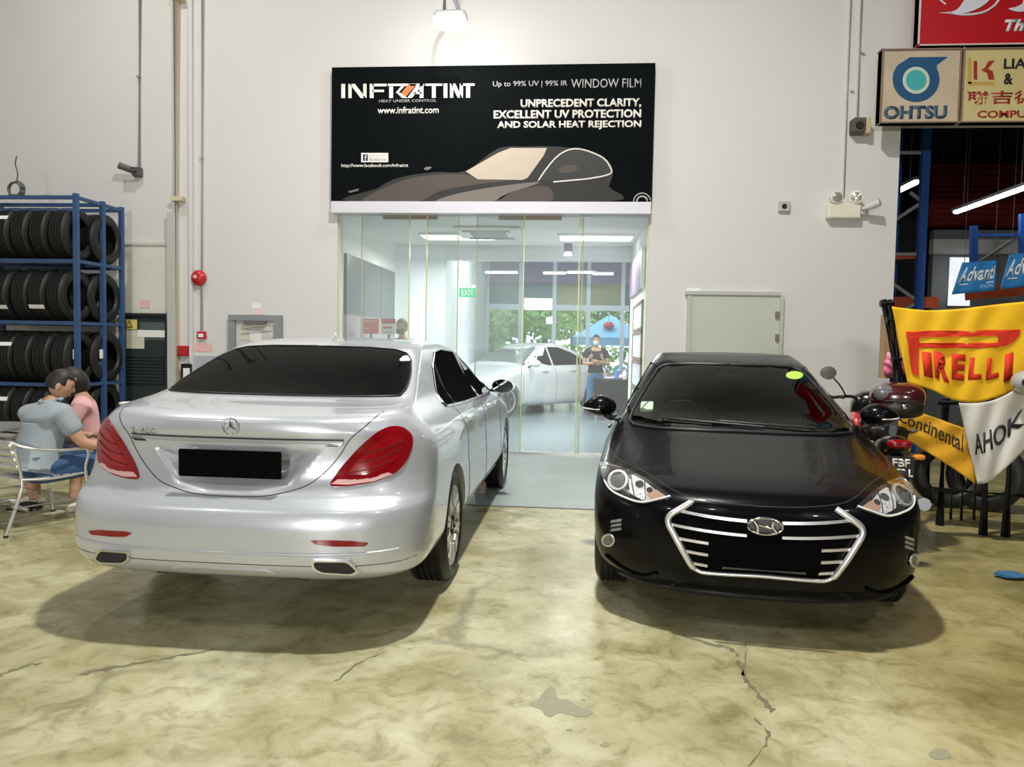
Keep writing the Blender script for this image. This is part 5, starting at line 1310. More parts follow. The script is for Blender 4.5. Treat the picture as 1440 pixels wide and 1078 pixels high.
# coil on the rack
q = at(22, 259, Y=9.2); t = thing('hose_coil', 'small grey hose coil standing on top of the blue rack', 'coil', (q.x, 9.2, RZ+.10))
bm = bmesh.new()
for k in range(3): tube(bm, [((.085+.01*k)*cos(a), (k-1)*.022, (.085+.01*k)*sin(a)) for a in [2*pi*j/26 for j in range(26)]], .013, 8, False, True)
obj('coil_loops', bm, mat('grey hose', (.10, .11, .10), .5), t, True); tubeo('hose_end', smoothpath([(.01, 0, .09), (.03, 0, .2), (0, 0, .32), (.02, 0, .42)], 5), .008, MATS['grey hose'], t); bxo('coil_foot', -.07, .07, -.05, .05, -.10, -.07, MATS['grey hose'], t)

# ------------------------------------------------------------ people
def skin_mesh(J, E_, root, sub=2):
    names = list(J); me = bpy.data.meshes.new('s'); me.from_pydata([J[n][0] for n in names], [(names.index(a), names.index(b)) for a, b in E_], [])
    o = bpy.data.objects.new('s', me); COL.objects.link(o); sk = o.modifiers.new('k', 'SKIN'); sk.use_smooth_shade = True
    for i, n in enumerate(names):
        r = J[n][1]; r = r if isinstance(r, tuple) else (r, r); o.data.skin_vertices[0].data[i].radius = r; o.data.skin_vertices[0].data[i].use_root = (n == root)
    sb = o.modifiers.new('b', 'SUBSURF'); sb.levels = sub; sb.render_levels = sub
    m = bpy.data.meshes.new_from_object(o.evaluated_get(bpy.context.evaluated_depsgraph_get())); bpy.data.objects.remove(o); return m
def head_bm(bm, M):
    """head with chin, nose, ears ; +Y is the face, origin at the skull centre"""
    r = bmesh.ops.create_uvsphere(bm, u_segments=28, v_segments=20, radius=1); vs = r['verts']
    for v in vs:
        x, y, z = v.co; y0, z0, x0 = y, z, x
        x *= .076; y *= .097; z *= .118
        if z0 < 0: k = 1-.28*(-z0)**1.5; x *= k; y = y*(1-.12*-z0)+(.012*-z0 if y0 > 0 else .03*-z0)
        if y0 > .72 and abs(x0) < .28:
            nz = z0+.10
            if -.28 < nz < .30: y += .022*max(0, 1-abs(x0)/.26)*max(0, 1-abs(nz+.05)/.30)
        if y0 > .5 and .02 < z0 < .22 and .2 < abs(x0) < .6: y -= .006
        v.co = M @ Vector((x, y, z))
    for s in (1, -1):
        e = bmesh.ops.create_uvsphere(bm, u_segments=10, v_segments=8, radius=1)['verts']
        for v in e: v.co = M @ Vector((s*.077+v.co.x*.010, -.008+v.co.y*.022, -.012+v.co.z*.034))
def head_parts(M, parent, hair='short', mask=None, hairmat=None):
    bm = bmesh.new(); bmesh.ops.create_uvsphere(bm, u_segments=32, v_segments=24, radius=1)
    rr = random.Random(11)
    def gone(c):
        x, y, z = c
        if hair == 'short': return (y > .30 and z < .42+.12*abs(x)) or z < -.42 or (abs(x) > .80 and z < -.05 and y > -.25)
        return (y > .38 and z < .50)
    bmesh.ops.delete(bm, geom=[f for f in bm.faces if gone(f.calc_center_median())], context='FACES')
    for v in bm.verts:
        x, y, z = v.co; k = 1.09+rr.uniform(-.012, .012); zz = z
        if hair == 'bob' and z < 0: zz = z*1.55; k = 1.16+.06*(-z)
        if hair == 'bob' and z < -.75: zz = -.75*1.55-.10*(-.75-z); 
        v.co = M @ Vector((x*.076*k, y*.097*k-.004, zz*.118*1.07+.006))
    o = obj('hair', bm, hairmat or HAIR, parent, True); md = o.modifiers.new('t', 'SOLIDIFY'); md.thickness = .012; md.offset = -1
    EY = mat('eye dark', (.01, .01, .01), .2); LIP = mat('lips', (.40, .14, .11), .5)
    for s in (1, -1):
        bm = bmesh.new(); bmesh.ops.create_uvsphere(bm, u_segments=10, v_segments=8, radius=1)
        for v in bm.verts: v.co = M @ Vector((s*.029+v.co.x*.012, .086+v.co.y*.007, .004+v.co.z*.006))
        obj('eye', bm, EY, parent, True)
        tubeo('eyebrow', [M @ Vector((s*(.015), .094, .022)), M @ Vector((s*.030, .091, .027)), M @ Vector((s*.046, .080, .022))], .0035, hairmat or HAIR, parent, 6)
    if mask is None: tubeo('mouth', [M @ Vector((-.022, .086, -.062)), M @ Vector((0, .093, -.061)), M @ Vector((.022, .086, -.062))], .0055, LIP, parent, 6)
    else:
        bm = bmesh.new(); g = []
        for i in range(11):
            a = radians(-62+12.4*i); g.append([bm.verts.new(M @ Vector((sin(a)*.078*(1-.18*j/5), cos(a)*(.100 if abs(a) < .5 else .098)+.016*(1 if abs(a) < .25 and j < 2 else 0), -.016-.075*j/5))) for j in range(6)])
        for i in range(10):
            for j in range(5): bm.faces.new((g[i][j], g[i+1][j], g[i+1][j+1], g[i][j+1]))
        o = obj('face_mask', bm, mask, parent, True); md = o.modifiers.new('t', 'SOLIDIFY'); md.thickness = .004
        for s in (1, -1): tubeo('mask_loop', [M @ Vector((s*.068, .048, -.02)), M @ Vector((s*.084, .0, .004)), M @ Vector((s*.080, -.012, -.03)), M @ Vector((s*.060, .044, -.07))], .002, mask, parent, 5)
def hand(bm, wrist, direction, palm_n, side=1, curl=.5, s=1.0):
    """palm and five bent fingers ; direction: from wrist to knuckles"""
    d = Vector(direction).normalized(); n = Vector(palm_n); n = (n-d*n.dot(d)).normalized(); w = d.cross(n)*side; W0 = Vector(wrist)
    tube(bm, [W0-d*.03*s, W0+d*.02*s, W0+d*.055*s, W0+d*.088*s], [.024*s, .029*s, .033*s, .026*s], 10)
    for k, (off, L) in enumerate(((-.030, .068), (-.010, .078), (.010, .073), (.028, .058))):
        p = W0+d*.075*s+w*off*s; pts = [p]; dd = d.copy()
        for j in range(3):
            dd = (dd*cos(curl*(.35+.3*j))+n*sin(curl*(.35+.3*j))).normalized(); pts.append(pts[-1]+dd*L*s*(.45, .32, .25)[j])
        tube(bm, smoothpath(pts, 3), [(.0088-.0003*i)*s for i in range(len(smoothpath(pts, 3)))], 7)
    p = W0+d*.02*s-w*.026*s; q = p-w*.026*s+d*.022*s+n*.012*s; r_ = q+d*.026*s+n*.012*s; tube(bm, [p, q, r_, r_+d*.016*s+n*.010*s], [.012*s, .0105*s, .009*s, .007*s], 7)
def person(lab, loc, rz, J, arms, legs, skin_parts, head, clothes, shoes=(), hair='short', mask=None, hairmat=None, hands=(), group=None):
    """J: joints {name: (pos, r)} in local metres ; clothes: list of (name, edges, grow, material, sub)"""
    root = thing('person', lab, 'person', loc, rz, group)
    me = skin_mesh(J, skin_parts, 'pelvis'); bm = bmesh.new(); bm.from_mesh(me); bpy.data.meshes.remove(me)
    head_bm(bm, head)
    for h in hands: hand(bm, *h)
    b = obj('body', bm, SKIN, root, True)
    head_parts(head, b, hair, mask, hairmat)
    for nm, edges, grow, mt, rt in clothes:
        used = {a for e in edges for a in e}; JJ = {}
        for n in J:
            if n in used:
                p, r = J[n]; g = grow.get(n, grow.get('*', .012)) if isinstance(grow, dict) else grow
                JJ[n] = (p, tuple(x+g for x in r) if isinstance(r, tuple) else r+g)
        o = link(nm, skin_mesh(JJ, edges, rt), mt, root, True)
        if len(o.data.materials) and o.data.materials[0] is None: o.data.materials.clear(); o.data.materials.append(mt)
    for (p, d, mt) in shoes:
        d = Vector(d).normalized(); p = Vector(p); bm = bmesh.new(); bmesh.ops.create_uvsphere(bm, u_segments=18, v_segments=12, radius=1); s_ = d.cross(Vector((0, 0, 1)))
        for v in bm.verts:
            x, y, z = v.co; zz = max(z, -.45)*.058+.026; v.co = p+s_*(x*.047*(1-.12*y))+d*(y*.135+.07)+Vector((0, 0, zz*(1-.35*max(0, y))))
        obj('shoe', bm, mt, root, True)
        bm = bmesh.new(); tube(bm, [p+d*(-.055)+Vector((0, 0, .009)), p+d*.0+Vector((0, 0, .009)), p+d*.19+Vector((0, 0, .009))], [.035, .042, .038], 10)
        for v in bm.verts: v.co.z = max(0.001, min(.014, v.co.z))
        obj('sole', bm, mat('shoe sole', (.6, .58, .52), .7), root, True)
    return root
V3 = Vector
POLO = mat('grey blue polo cloth', (.30, .345, .38), .9, var=.08, scale=12, bump=.15); DENIM = mat('blue denim', (.035, .085, .19), .9, var=.25, scale=30); PINKC = mat('pink shirt cloth', (.74, .40, .42), .9, bump=.1)
CREAMS = mat('cream shoe cloth', (.66, .60, .46), .7)
def seated(sc=1.0, lean=.12, sx=1):
    J = {'pelvis': (V3((0, 0, .50)), (.150, .115)), 'waist': (V3((0, lean*.35, .66)), (.150, .105)), 'chest': (V3((0, lean*.8, .86)), (.170, .115)), 'shoulders': (V3((0, lean*1.1, .99)), (.130, .085)),
         'neck': (V3((0, lean*1.3, 1.07)), .055), 'neck_top': (V3((0, lean*1.5, 1.135)), .052)}
    return J
# man in the grey polo, seen from behind, bending to the right over the woman's hands
J = seated(lean=.10)
J.update({'hipL': (V3((-.10, .03, .49)), .098), 'kneeL': (V3((-.17, .45, .50)), .068), 'calfL': (V3((-.16, .46, .30)), .056), 'ankleL': (V3((-.15, .42, .085)), .038),
          'hipR': (V3((.10, .03, .49)), .098), 'kneeR': (V3((.20, .44, .50)), .068), 'calfR': (V3((.22, .47, .30)), .056), 'ankleR': (V3((.22, .45, .085)), .038),
          'shR': (V3((.205, .10, .97)), .068), 'elR': (V3((.30, .20, .72)), .046), 'wrR': (V3((.375, .40, .66)), .029),
          'shL': (V3((-.205, .10, .97)), .068), 'elL': (V3((-.24, .27, .74)), .046), 'wrL': (V3((.06, .46, .74)), .029)})
for k_ in J:      # he slouches: lower seat and shorter back
    p_, r_ = J[k_]; z_ = p_.z
    if z_ > .45: J[k_] = (V3((p_.x, p_.y+(.05*(z_-.6) if z_ > .6 else 0), .44+(z_-.50)*.90)), r_)
TOR = [('pelvis', 'waist'), ('waist', 'chest'), ('chest', 'shoulders'), ('shoulders', 'neck')]
ALL = TOR+[('neck', 'neck_top'), ('pelvis', 'hipL'), ('hipL', 'kneeL'), ('kneeL', 'calfL'), ('calfL', 'ankleL'), ('pelvis', 'hipR'), ('hipR', 'kneeR'), ('kneeR', 'calfR'), ('calfR', 'ankleR'),
           ('shoulders', 'shR'), ('shR', 'elR'), ('elR', 'wrR'), ('shoulders', 'shL'), ('shL', 'elL'), ('elL', 'wrL')]
J['shoulders'] = (J['shoulders'][0], (.090, .052)); J['slR'] = (J['shR'][0].lerp(J['elR'][0], .72), .058); J['slL'] = (J['shL'][0].lerp(J['elL'][0], .72), .058)
SH = [('pelvis', 'waist'), ('waist', 'chest'), ('chest', 'shoulders'), ('shoulders', 'shR'), ('shR', 'slR'), ('shoulders', 'shL'), ('shL', 'slL'), ('shoulders', 'neck')]
J['belt'] = (V3((0, .0, .54)), (.150, .115))
PT = [('pelvis', 'belt'), ('pelvis', 'hipL'), ('hipL', 'kneeL'), ('pelvis', 'hipR'), ('hipR', 'kneeR')]
pm = at(82, 673, Z=.47); MX, MY = px_x(45, 560, 5.55), 5.55
mrz = radians(-22)
HM = Matrix.Translation((.02, .215, 1.088)) @ Matrix.Rotation(radians(-35), 4, 'Z') @ Matrix.Rotation(radians(-20), 4, 'X')
person('seated man in grey blue polo and denim shorts, back to us, leaning to the right', (MX, MY, 0), mrz, J, 0, 0, ALL, HM,
       [('polo_shirt', SH, {'*': .016, 'neck': .016, 'pelvis': .03, 'waist': .05, 'chest': .045, 'shoulders': .075, 'shR': .018, 'shL': .018, 'slR': .022, 'slL': .022}, POLO, 'waist'),
        ('denim_shorts', PT, {'*': .022, 'pelvis': .012}, DENIM, 'pelvis')],
       [((-.15, .42, 0), (-.1, 1, 0), CREAMS), ((.22, .45, 0), (.15, 1, 0), CREAMS)],
       hands=[(J['wrR'][0]+V3((.0, .02, 0)), (.1, .9, .15), (-.6, 0, -.6), 1, .8), (J['wrL'][0], (.9, .25, .1), (0, 0, -1), -1, .8)])
pl = bpy.data.objects['person']
bm = bmesh.new(); tube(bm, smoothpath([(.070*cos(a), .150+.075*sin(a), .968+.015*sin(a)) for a in [2*pi*k/16 for k in range(16)]], 2, True), .017, 8, False, True)
obj('collar', bm, POLO, pl, True)
# woman in pink, half hidden behind him
J2 = seated(lean=.06)
for k in list(J2): p, r = J2[k]; J2[k] = (p.copy(), tuple(x*.86 for x in r) if isinstance(r, tuple) else r*.85)
J2.update({'hipL': (V3((-.09, .03, .48)), .085), 'kneeL': (V3((-.12, .42, .49)), .058), 'calfL': (V3((-.13, .45, .30)), .048), 'ankleL': (V3((-.13, .42, .085)), .033),
           'hipR': (V3((.09, .03, .48)), .085), 'kneeR': (V3((.10, .42, .49)), .058), 'calfR': (V3((.11, .46, .30)), .048), 'ankleR': (V3((.11, .43, .085)), .033),
           'shR': (V3((.165, .06, .95)), .055), 'elR': (V3((.22, .14, .72)), .038), 'wrR': (V3((.13, .36, .70)), .024),
           'shL': (V3((-.165, .06, .95)), .055), 'elL': (V3((-.22, .16, .73)), .038), 'wrL': (V3((-.05, .38, .72)), .024)})
J2['belt'] = (V3((0, 0, .57)), (.13, .10)); J2['slR'] = (J2['shR'][0].lerp(J2['elR'][0], .7), .05); J2['slL'] = (J2['shL'][0].lerp(J2['elL'][0], .7), .05)
H2 = Matrix.Translation((0, .13, 1.20)) @ Matrix.Rotation(radians(5), 4, 'Z') @ Matrix.Rotation(radians(-22), 4, 'X') @ Matrix.Scale(.94, 4)
person('seated woman in pink shirt and white mask, half hidden behind the man in grey', (px_x(128, 540, 6.3), 6.3, 0), radians(118), J2, 0, 0, ALL, H2,
       [('pink_shirt', SH, {'*': .016, 'pelvis': .024, 'waist': .024, 'chest': .022}, PINKC, 'waist'), ('denim_trousers', PT, .016, DENIM, 'pelvis')],
       [((-.13, .42, 0), (-.05, 1, 0), BLACKM), ((.11, .43, 0), (.05, 1, 0), CREAMS)], hair='bob', mask=PAPER,
       hands=[(J2['wrR'][0], (-.6, .8, .1), (0, 0, -1), 1, .7), (J2['wrL'][0], (.3, .9, .1), (0, 0, -1), -1, .7)])
bpy.data.objects['person.001'].scale = (1, 1, .92)
# standing man in the showroom
def standing(fold=True):
    J = {'pelvis': (V3((0, 0, .92)), (.145, .10)), 'waist': (V3((0, 0, 1.06)), (.14, .10)), 'chest': (V3((0, .01, 1.25)), (.165, .11)), 'shoulders': (V3((0, 0, 1.39)), (.12, .08)), 'neck': (V3((0, .01, 1.46)), .052), 'neck_top': (V3((0, .02, 1.52)), .05),
         'hipL': (V3((-.09, 0, .86)), .088), 'kneeL': (V3((-.11, .02, .48)), .060), 'calfL': (V3((-.11, .0, .33)), .054), 'ankleL': (V3((-.12, -.02, .085)), .038),
         'hipR': (V3((.09, 0, .86)), .088), 'kneeR': (V3((.11, .02, .48)), .060), 'calfR': (V3((.11, 0, .33)), .054), 'ankleR': (V3((.12, -.02, .085)), .038),
         'shR': (V3((.20, 0, 1.37)), .064), 'elR': (V3((.26, .03, 1.10)), .044), 'wrR': (V3((.03, .20, 1.12)), .028), 'shL': (V3((-.20, 0, 1.37)), .064), 'elL': (V3((-.26, .03, 1.10)), .044), 'wrL': (V3((-.03, .22, 1.16)), .028)}
    J['belt'] = (V3((0, 0, 1.0)), (.14, .10)); J['slR'] = (J['shR'][0].lerp(J['elR'][0], .6), .056); J['slL'] = (J['shL'][0].lerp(J['elL'][0], .6), .056); return J
PTL = PT+[('kneeL', 'calfL'), ('calfL', 'ankleL'), ('kneeR', 'calfR'), ('calfR', 'ankleR')]
JS = standing(); BT = mat('black t-shirt cloth', (.02, .02, .025), .9); BJ = mat('bright blue jeans', (.05, .20, .42), .9)
person('standing man in black t-shirt and blue jeans inside the showroom, arms folded', (px_x(836, 575, 16.3), 16.3, 0), radians(185), JS, 0, 0, ALL, Matrix.Translation((0, .03, 1.60)),
       [('t_shirt', SH, {'*': .016, 'pelvis': .022, 'waist': .022}, BT, 'waist'), ('jeans', PTL, {'*': .018}, BJ, 'pelvis')],
       [((-.12, -.02, 0), (-.1, 1, 0), BLACKM), ((.12, -.02, 0), (.1, 1, 0), BLACKM)], mask=mat('pale blue mask', (.65, .75, .82), .8),
       hands=[(JS['wrR'][0], (-.9, .2, .1), (0, -1, 0), 1, .3), (JS['wrL'][0], (.9, .2, .1), (0, -1, 0), -1, .3)])
JT = {k: (v[0].copy(), v[1]) for k, v in standing().items()}
JT['elR'] = (V3((.25, -.02, 1.10)), .044); JT['wrR'] = (V3((.25, .06, .86)), .028); JT['elL'] = (V3((-.25, -.02, 1.10)), .044); JT['wrL'] = (V3((-.25, .06, .86)), .028)
JT['slR'] = (JT['shR'][0].lerp(JT['elR'][0], .6), .056); JT['slL'] = (JT['shL'][0].lerp(JT['elL'][0], .6), .056)
hz = at(567, 444, Y=11.2)
pp = person('standing person in black face mask behind the glass, only the head above the silver car', (hz.x, 11.2, 0), radians(160), JT, 0, 0, ALL, Matrix.Translation((0, .03, 1.60)),
       [('grey_shirt', SH, {'*': .016}, mat('grey shirt cloth', (.3, .3, .3), .9), 'waist'), ('trousers', PTL, .018, BT, 'pelvis')],
       [((-.12, -.02, 0), (-.1, 1, 0), BLACKM), ((.12, -.02, 0), (.1, 1, 0), BLACKM)], mask=mat('black mask cloth', (.02, .02, .025), .8), hairmat=mat('grey brown hair', (.10, .085, .07), .6),
       hands=[(JT['wrR'][0], (0, .2, -.9), (-1, 0, 0), 1, .5), (JT['wrL'][0], (0, .2, -.9), (1, 0, 0), -1, .5)])
pp.scale = (1.07, 1.07, 1.07*.995)

# ------------------------------------------------------------ aluminium armchairs
def cafe_chair(lab, x, y, rz):
    """seat faces +Y ; tubular frame with slatted seat and back"""
    c = thing('cafe_chair', lab, 'chair', (x, y, 0), rz)
    top = smoothpath([(-.29, .24, .66), (-.29, .05, .665), (-.28, -.16, .70), (-.17, -.27, .755), (0, -.30, .77), (.17, -.27, .755), (.28, -.16, .70), (.29, .05, .665), (.29, .24, .66)], 6)
    tubeo('arm_and_back_rail', top, .0125, ALU, c)
    for s in (1, -1):
        tubeo('leg', smoothpath([(s*.29, .24, .66), (s*.275, .275, .60), (s*.26, .26, .43), (s*.285, .33, .012)], 5), .0125, ALU, c)
        tubeo('leg', smoothpath([(s*.20, -.255, .74), (s*.20, -.20, .44), (s*.23, -.24, .30), (s*.27, -.36, .012)], 5), .0125, ALU, c)
        tubeo('seat_rail', smoothpath([(s*.262, .27, .44), (s*.25, .0, .425), (s*.205, -.20, .44)], 5), .011, ALU, c)
        for yy in (.33, -.36): latheo('foot_cap', [(0, .016), (.02, .016), (.02, .001)], 'z', BLACK, c, 12, Matrix.Translation((s*(.285 if yy > 0 else .27), yy, .0)))
    tubeo('stretcher', [(-.25, .0, .30), (.25, .0, .30)], .008, ALU, c)
    for s in (1, -1): tubeo('side_stretcher', [(s*.265, .30, .22), (s*.25, -.29, .22)], .008, ALU, c)
    for k in range(6): bxo('seat_slat', -.235+.004*k, .235-.004*k, .20-.075*k-.03, .20-.075*k+.03, .432, .442, ALU, c, .003)
    for k in range(4):
        z = .52+.062*k; yb = -.215-.02*k*.9; bm = bmesh.new(); g = []
        for i in range(9):
            u = i/8*2-1; g.append([bm.verts.new((u*.20, yb-.035*(1-u*u), z+dz)) for dz in (0, .05)])
        for i in range(8): bm.faces.new((g[i][0], g[i+1][0], g[i+1][1], g[i][1]))
        o = obj('back_slat', bm, ALU, c, True); md = o.modifiers.new('t', 'SOLIDIFY'); md.thickness = .004
    c.scale = (1, 1, .90)
    return c
cafe_chair('aluminium armchair carrying the man in the grey polo', MX+.0, MY, mrz)
cafe_chair('aluminium armchair cut by the left picture edge', px_x(-35, 600, 5.9), 5.9, radians(165))
# pedestal table foot at the left edge
fx = at(-14, 719, Z=0); t = thing('cafe_table', 'small round cafe table with a pale cross foot at the left picture edge', 'table', (fx.x, fx.y, 0))
for k in range(4): a = pi/2*k+.05; tubeo('foot_arm', [(0, 0, .06), (.2*cos(a), .2*sin(a), .05), (.33*cos(a), .33*sin(a), .02)], [.03, .025, .016], ALU, t)
tubeo('table_column', [(0, 0, .03), (0, 0, .70)], .03, ALU, t); latheo('table_top', [(.70, .30), (.705, .33), (.725, .33), (.73, .001)], 'z', ALU, t, 40)
# white basin on a stool behind the silver car
q = at(192, 566, Y=8.3); t = thing('basin', 'white round basin behind the left side of the silver car', 'basin', (q.x, 8.3, q.z-.08))
latheo('basin_bowl', [(-.06, .10), (0, .12), (.08, .17), (.085, .185), (.07, .185), (.0, .135), (-.07, .11)], 'z', WHITEP, t, 32, closed=True); latheo('basin_base', [(-.07, .001), (-.07, .11), (-.055, .11), (-.055, .001)], 'z', WHITEP, t, 32)
t2 = thing('stool', 'dark round stool carrying the white basin', 'stool', (q.x, 8.3, 0)); zt = q.z-.15; latheo('stool_seat', [(zt-.04, .001), (zt-.04, .17), (zt, .17), (zt, .001)], 'z', BLACKM, t2, 28)
for k in range(4): a = pi/4+pi/2*k; tubeo('leg', [(.12*cos(a), .12*sin(a), zt-.03), (.18*cos(a), .18*sin(a), 0)], .014, BLACKM, t2)
# ------------------------------------------------------------ dark steel stands and banners on the right
IRON = mat('black steel stand', (.018, .018, .02), .45, .3)
t = thing('storage_stand', 'black steel stand carrying the yellow, orange and white cloth banners', 'stand')
def post(px, py_top, Z0px, Y, r=.028, name='post'):
    x = px_x(px, 560, Y); tubeo(name, [(x, Y, 0), (x, Y, px_z(px, py_top, Y))], r, IRON, t)
YBN = 6.35
for px, top, Y in ((1330, 560, 6.75), (1392, 560, 6.45), (1424, 545, 6.42), (1462, 520, 6.3), (1310, 600, 7.6), (1375, 560, 7.8)): post(px, top, 0, Y, .036)
for z in (.32, .75, 1.06):
    tubeo('shelf_rail', [(px_x(1318, 560, 6.7), 6.7, z), (px_x(1462, 560, 6.5), 6.5, z)], .022, IRON, t)
for px in (1345, 1360, 1378): post(px, 640, 0, 7.0, .014, 'thin_rod')
# the leaning pole pair at the banner's left edge
t2 = thing('banner_pole', 'pair of dark leaning poles at the left edge of the yellow banner', 'pole')
tubeo('pole', [at(1242, 421, Y=6.5), at(1260, 520, Y=6.5), at(1268, 700, Y=6.5)], .026, IRON, t2); tubeo('pole', [at(1250, 421, Y=6.56), at(1267, 530, Y=6.56), at(1276, 700, Y=6.56)], .022, IRON, t2)
for a, b in ((1243, 427), (1251, 450), (1259, 505)): tubeo('clamp', [at(a-5, b, Y=6.46), at(a+13, b-1, Y=6.46)], .030, IRON, t2)
# yellow banner
t = thing('cloth_banner', 'large yellow cloth banner with red lettering', 'banner')
topY = [(1254, 431), (1300, 436), (1350, 434), (1400, 428), (1470, 421)]; botY = [(1276, 538), (1310, 548), (1345, 563), (1390, 562), (1470, 530)]
fY = cloth_fn(topY, botY, 6.38, .013, 2.0, .6); cloth('banner_cloth', fY, YELLOW, t, 60, 34)
def uv_of(f, px, py):      # invert the cloth mapping on the picture grid
    best = None; u, v = .5, .5; st = .25
    for _ in range(90):
        c = [(u+dx*st, v+dy*st) for dx in (-1, 0, 1) for dy in (-1, 0, 1)]; s_ = []
        for a, b in c:
            p = f(a, b)-CAMP; z = p.dot(_d); X = 720+FPX*p.dot(_r)/z; Y_ = 539-FPX*p.dot(_u)/z; s_.append(((X-px)**2+(Y_-py)**2, a, b))
        m = min(s_); 
        if (m[1], m[2]) == (u, v): st *= .5
        u, v = m[1], m[2]
    return u, v
def cpoly(name, f, pts, mt, parent, lift=.010):
    P = [uv_of(f, *p) for p in pts]; xs = [p[0] for p in P]; ys = [p[1] for p in P]; vs = [Vector(p) for p in P]; n0 = len(vs); st = .025
    x = min(xs)+st/2
    while x < max(xs):
        y = min(ys)+st/2
        while y < max(ys):
            if sdpoly(x, y, P) < -st*.3: vs.append(Vector((x, y)))
            y += st
        x += st
    
    W_, E_, F_, *_x = delaunay_2d_cdt(vs, [], [list(range(n0))], 1, 1e-6); g = on_cloth(f, 0, 1, 0, 1, lift)
    bm = bmesh.new(); bv = [bm.verts.new(g(w.x, w.y)[0]) for w in W_]
    for q in F_:
        try: bm.faces.new([bv[i] for i in q])
        except ValueError: pass
    bmesh.ops.recalc_face_normals(bm, faces=bm.faces[:]); o = obj(name, bm, mt, parent); md = o.modifiers.new('t', 'SOLIDIFY'); md.thickness = .003; return o
cpoly('letter_stroke', fY, [(1274, 466), (1310, 465), (1350, 465), (1390, 464), (1434, 463), (1432, 472), (1424, 481), (1411, 487), (1403, 486), (1402, 472), (1350, 473), (1310, 474), (1291, 474), (1274, 474)], BANRED, t)
cpoly('letter_stroke', fY, [(1275, 472), (1291, 472), (1291, 490), (1291.5, 510), (1292, 529), (1282, 525), (1279, 510), (1277, 490)], BANRED, t, .013)
cpoly('letter_stroke', fY, [(1291, 482), (1350, 482), (1411, 480), (1403, 488), (1350, 489), (1291, 489)], BANRED, t)
LX = [('I', 1299, 1308, 496, 528), ('R', 1314, 1334, 497, 531), ('E', 1337, 1357, 498, 533), ('L', 1361, 1381, 501, 534), ('L', 1385, 1405, 500, 535), ('I', 1410, 1424, 495, 537)]
for ch, x0, x1, y0, y1 in LX:
    a, b = uv_of(fY, x0, y1), uv_of(fY, x1, y0); lettering('lettering', ch, on_cloth(fY, a[0], b[0], a[1], b[1], .010), BANRED, t, .055, 0)
# orange banner under it
ORG = mat('orange yellow banner cloth', (.72, .37, .012), .75, var=.05)
t = thing('cloth_banner', 'orange yellow cloth banner with dark lettering under the yellow one', 'banner')
fO = cloth_fn([(1259, 572), (1300, 582), (1340, 596), (1373, 607)], [(1262, 606), (1292, 628), (1335, 655), (1371, 680)], 6.22, .016, 1.4); cloth('banner_cloth', fO, ORG, t, 34, 20)
a, b = uv_of(fO, 1272, 606), uv_of(fO, 1346, 600); lettering('lettering', 'Continental', on_cloth(fO, .06, .80, .48, .86, .008, 0), mat('brown black print', (.05, .035, .01), .7), t, .01)
# white banner at the right
t = thing('cloth_banner', 'white sagging cloth banner with black lettering beside the orange one', 'banner'); WC = mat('white cotton', (.62, .60, .54), .85, var=.05)
fW = cloth_fn([(1348, 566), (1378, 566), (1412, 556), (1470, 520)], [(1374, 680), (1392, 676), (1422, 650), (1470, 600)], 6.16, .022, 1.1, 1.0); cloth('banner_cloth', fW, WC, t, 34, 26)
PR = mat('black brush print', (.02, .02, .02), .7)
lettering('lettering', 'AHOK', on_cloth(fW, .12, .80, .36, .62, .008, .02), PR, t, .02, .1)
# rags, bag and pink plastic by the pole
def blob(name, lab, cat, p, s, mt, seed=1, rough=.25, parts=None):
    t = thing(name, lab, cat, p); rr = random.Random(seed); bm = bmesh.new(); bmesh.ops.create_icosphere(bm, subdivisions=4, radius=1)
    for v in bm.verts:
        c = v.co; k = 1+rough*.5*sin(5*c.x+seed)*cos(4*c.y-seed)+rough*.35*sin(9*c.z+4*c.x*seed); v.co = Vector((c.x*s[0]*k, c.y*s[1]*k, c.z*s[2]*k))
    o = obj(name+'_cloth', bm, mt, t, True); return t
q = at(1258, 514, Y=6.9); t = blob('plastic_bag', 'pink plastic bag hanging behind the leaning poles', 'bag', q, (.09, .08, .10), mat('pink plastic', (.80, .18, .32), .3), 2); tubeo('bag_handle', smoothpath([(-.04, 0, .08), (0, 0, .22), (.04, 0, .08)], 5), .006, MATS['pink plastic'], t)
q = at(1252, 487, Y=7.0); t = thing('cardboard_box', 'tall narrow brown cardboard box behind the leaning poles', 'box', (q.x, 7.0, q.z)); CB = mat('brown cardboard', (.40, .26, .13), .8); bxo('box_body', -.07, .07, -.06, .06, -.28, .28, CB, t); bxo('box_flap', -.07, .07, -.10, -.06, .26, .28, CB, t); setp(bxo('box_label', -.05, .02, -.064, -.06, -.2, -.05, PAPER, t), 'white label')
# tyre lying at the right picture edge
tt = dup(tproto, label='black tyre standing at the lower right picture edge'); p_ = at(1535, 850, Z=0); tt.location = (p_.x, p_.y, TR+.003); tt.rotation_euler = (0, 0, radians(60))
if 'group' in tt: del tt['group']
for k, (px, py, Y, lab) in enumerate(((1352, 735, 7.3, 'dark tyre in the shade left under the banner stand'), (1408, 742, 7.2, 'dark tyre in the shade right under the banner stand'))):
    tt = dup(tproto, label=lab); tt.location = (px_x(px, py, Y), Y+.3, TR+.003); tt.rotation_euler = (0, 0, radians(80-25*k))
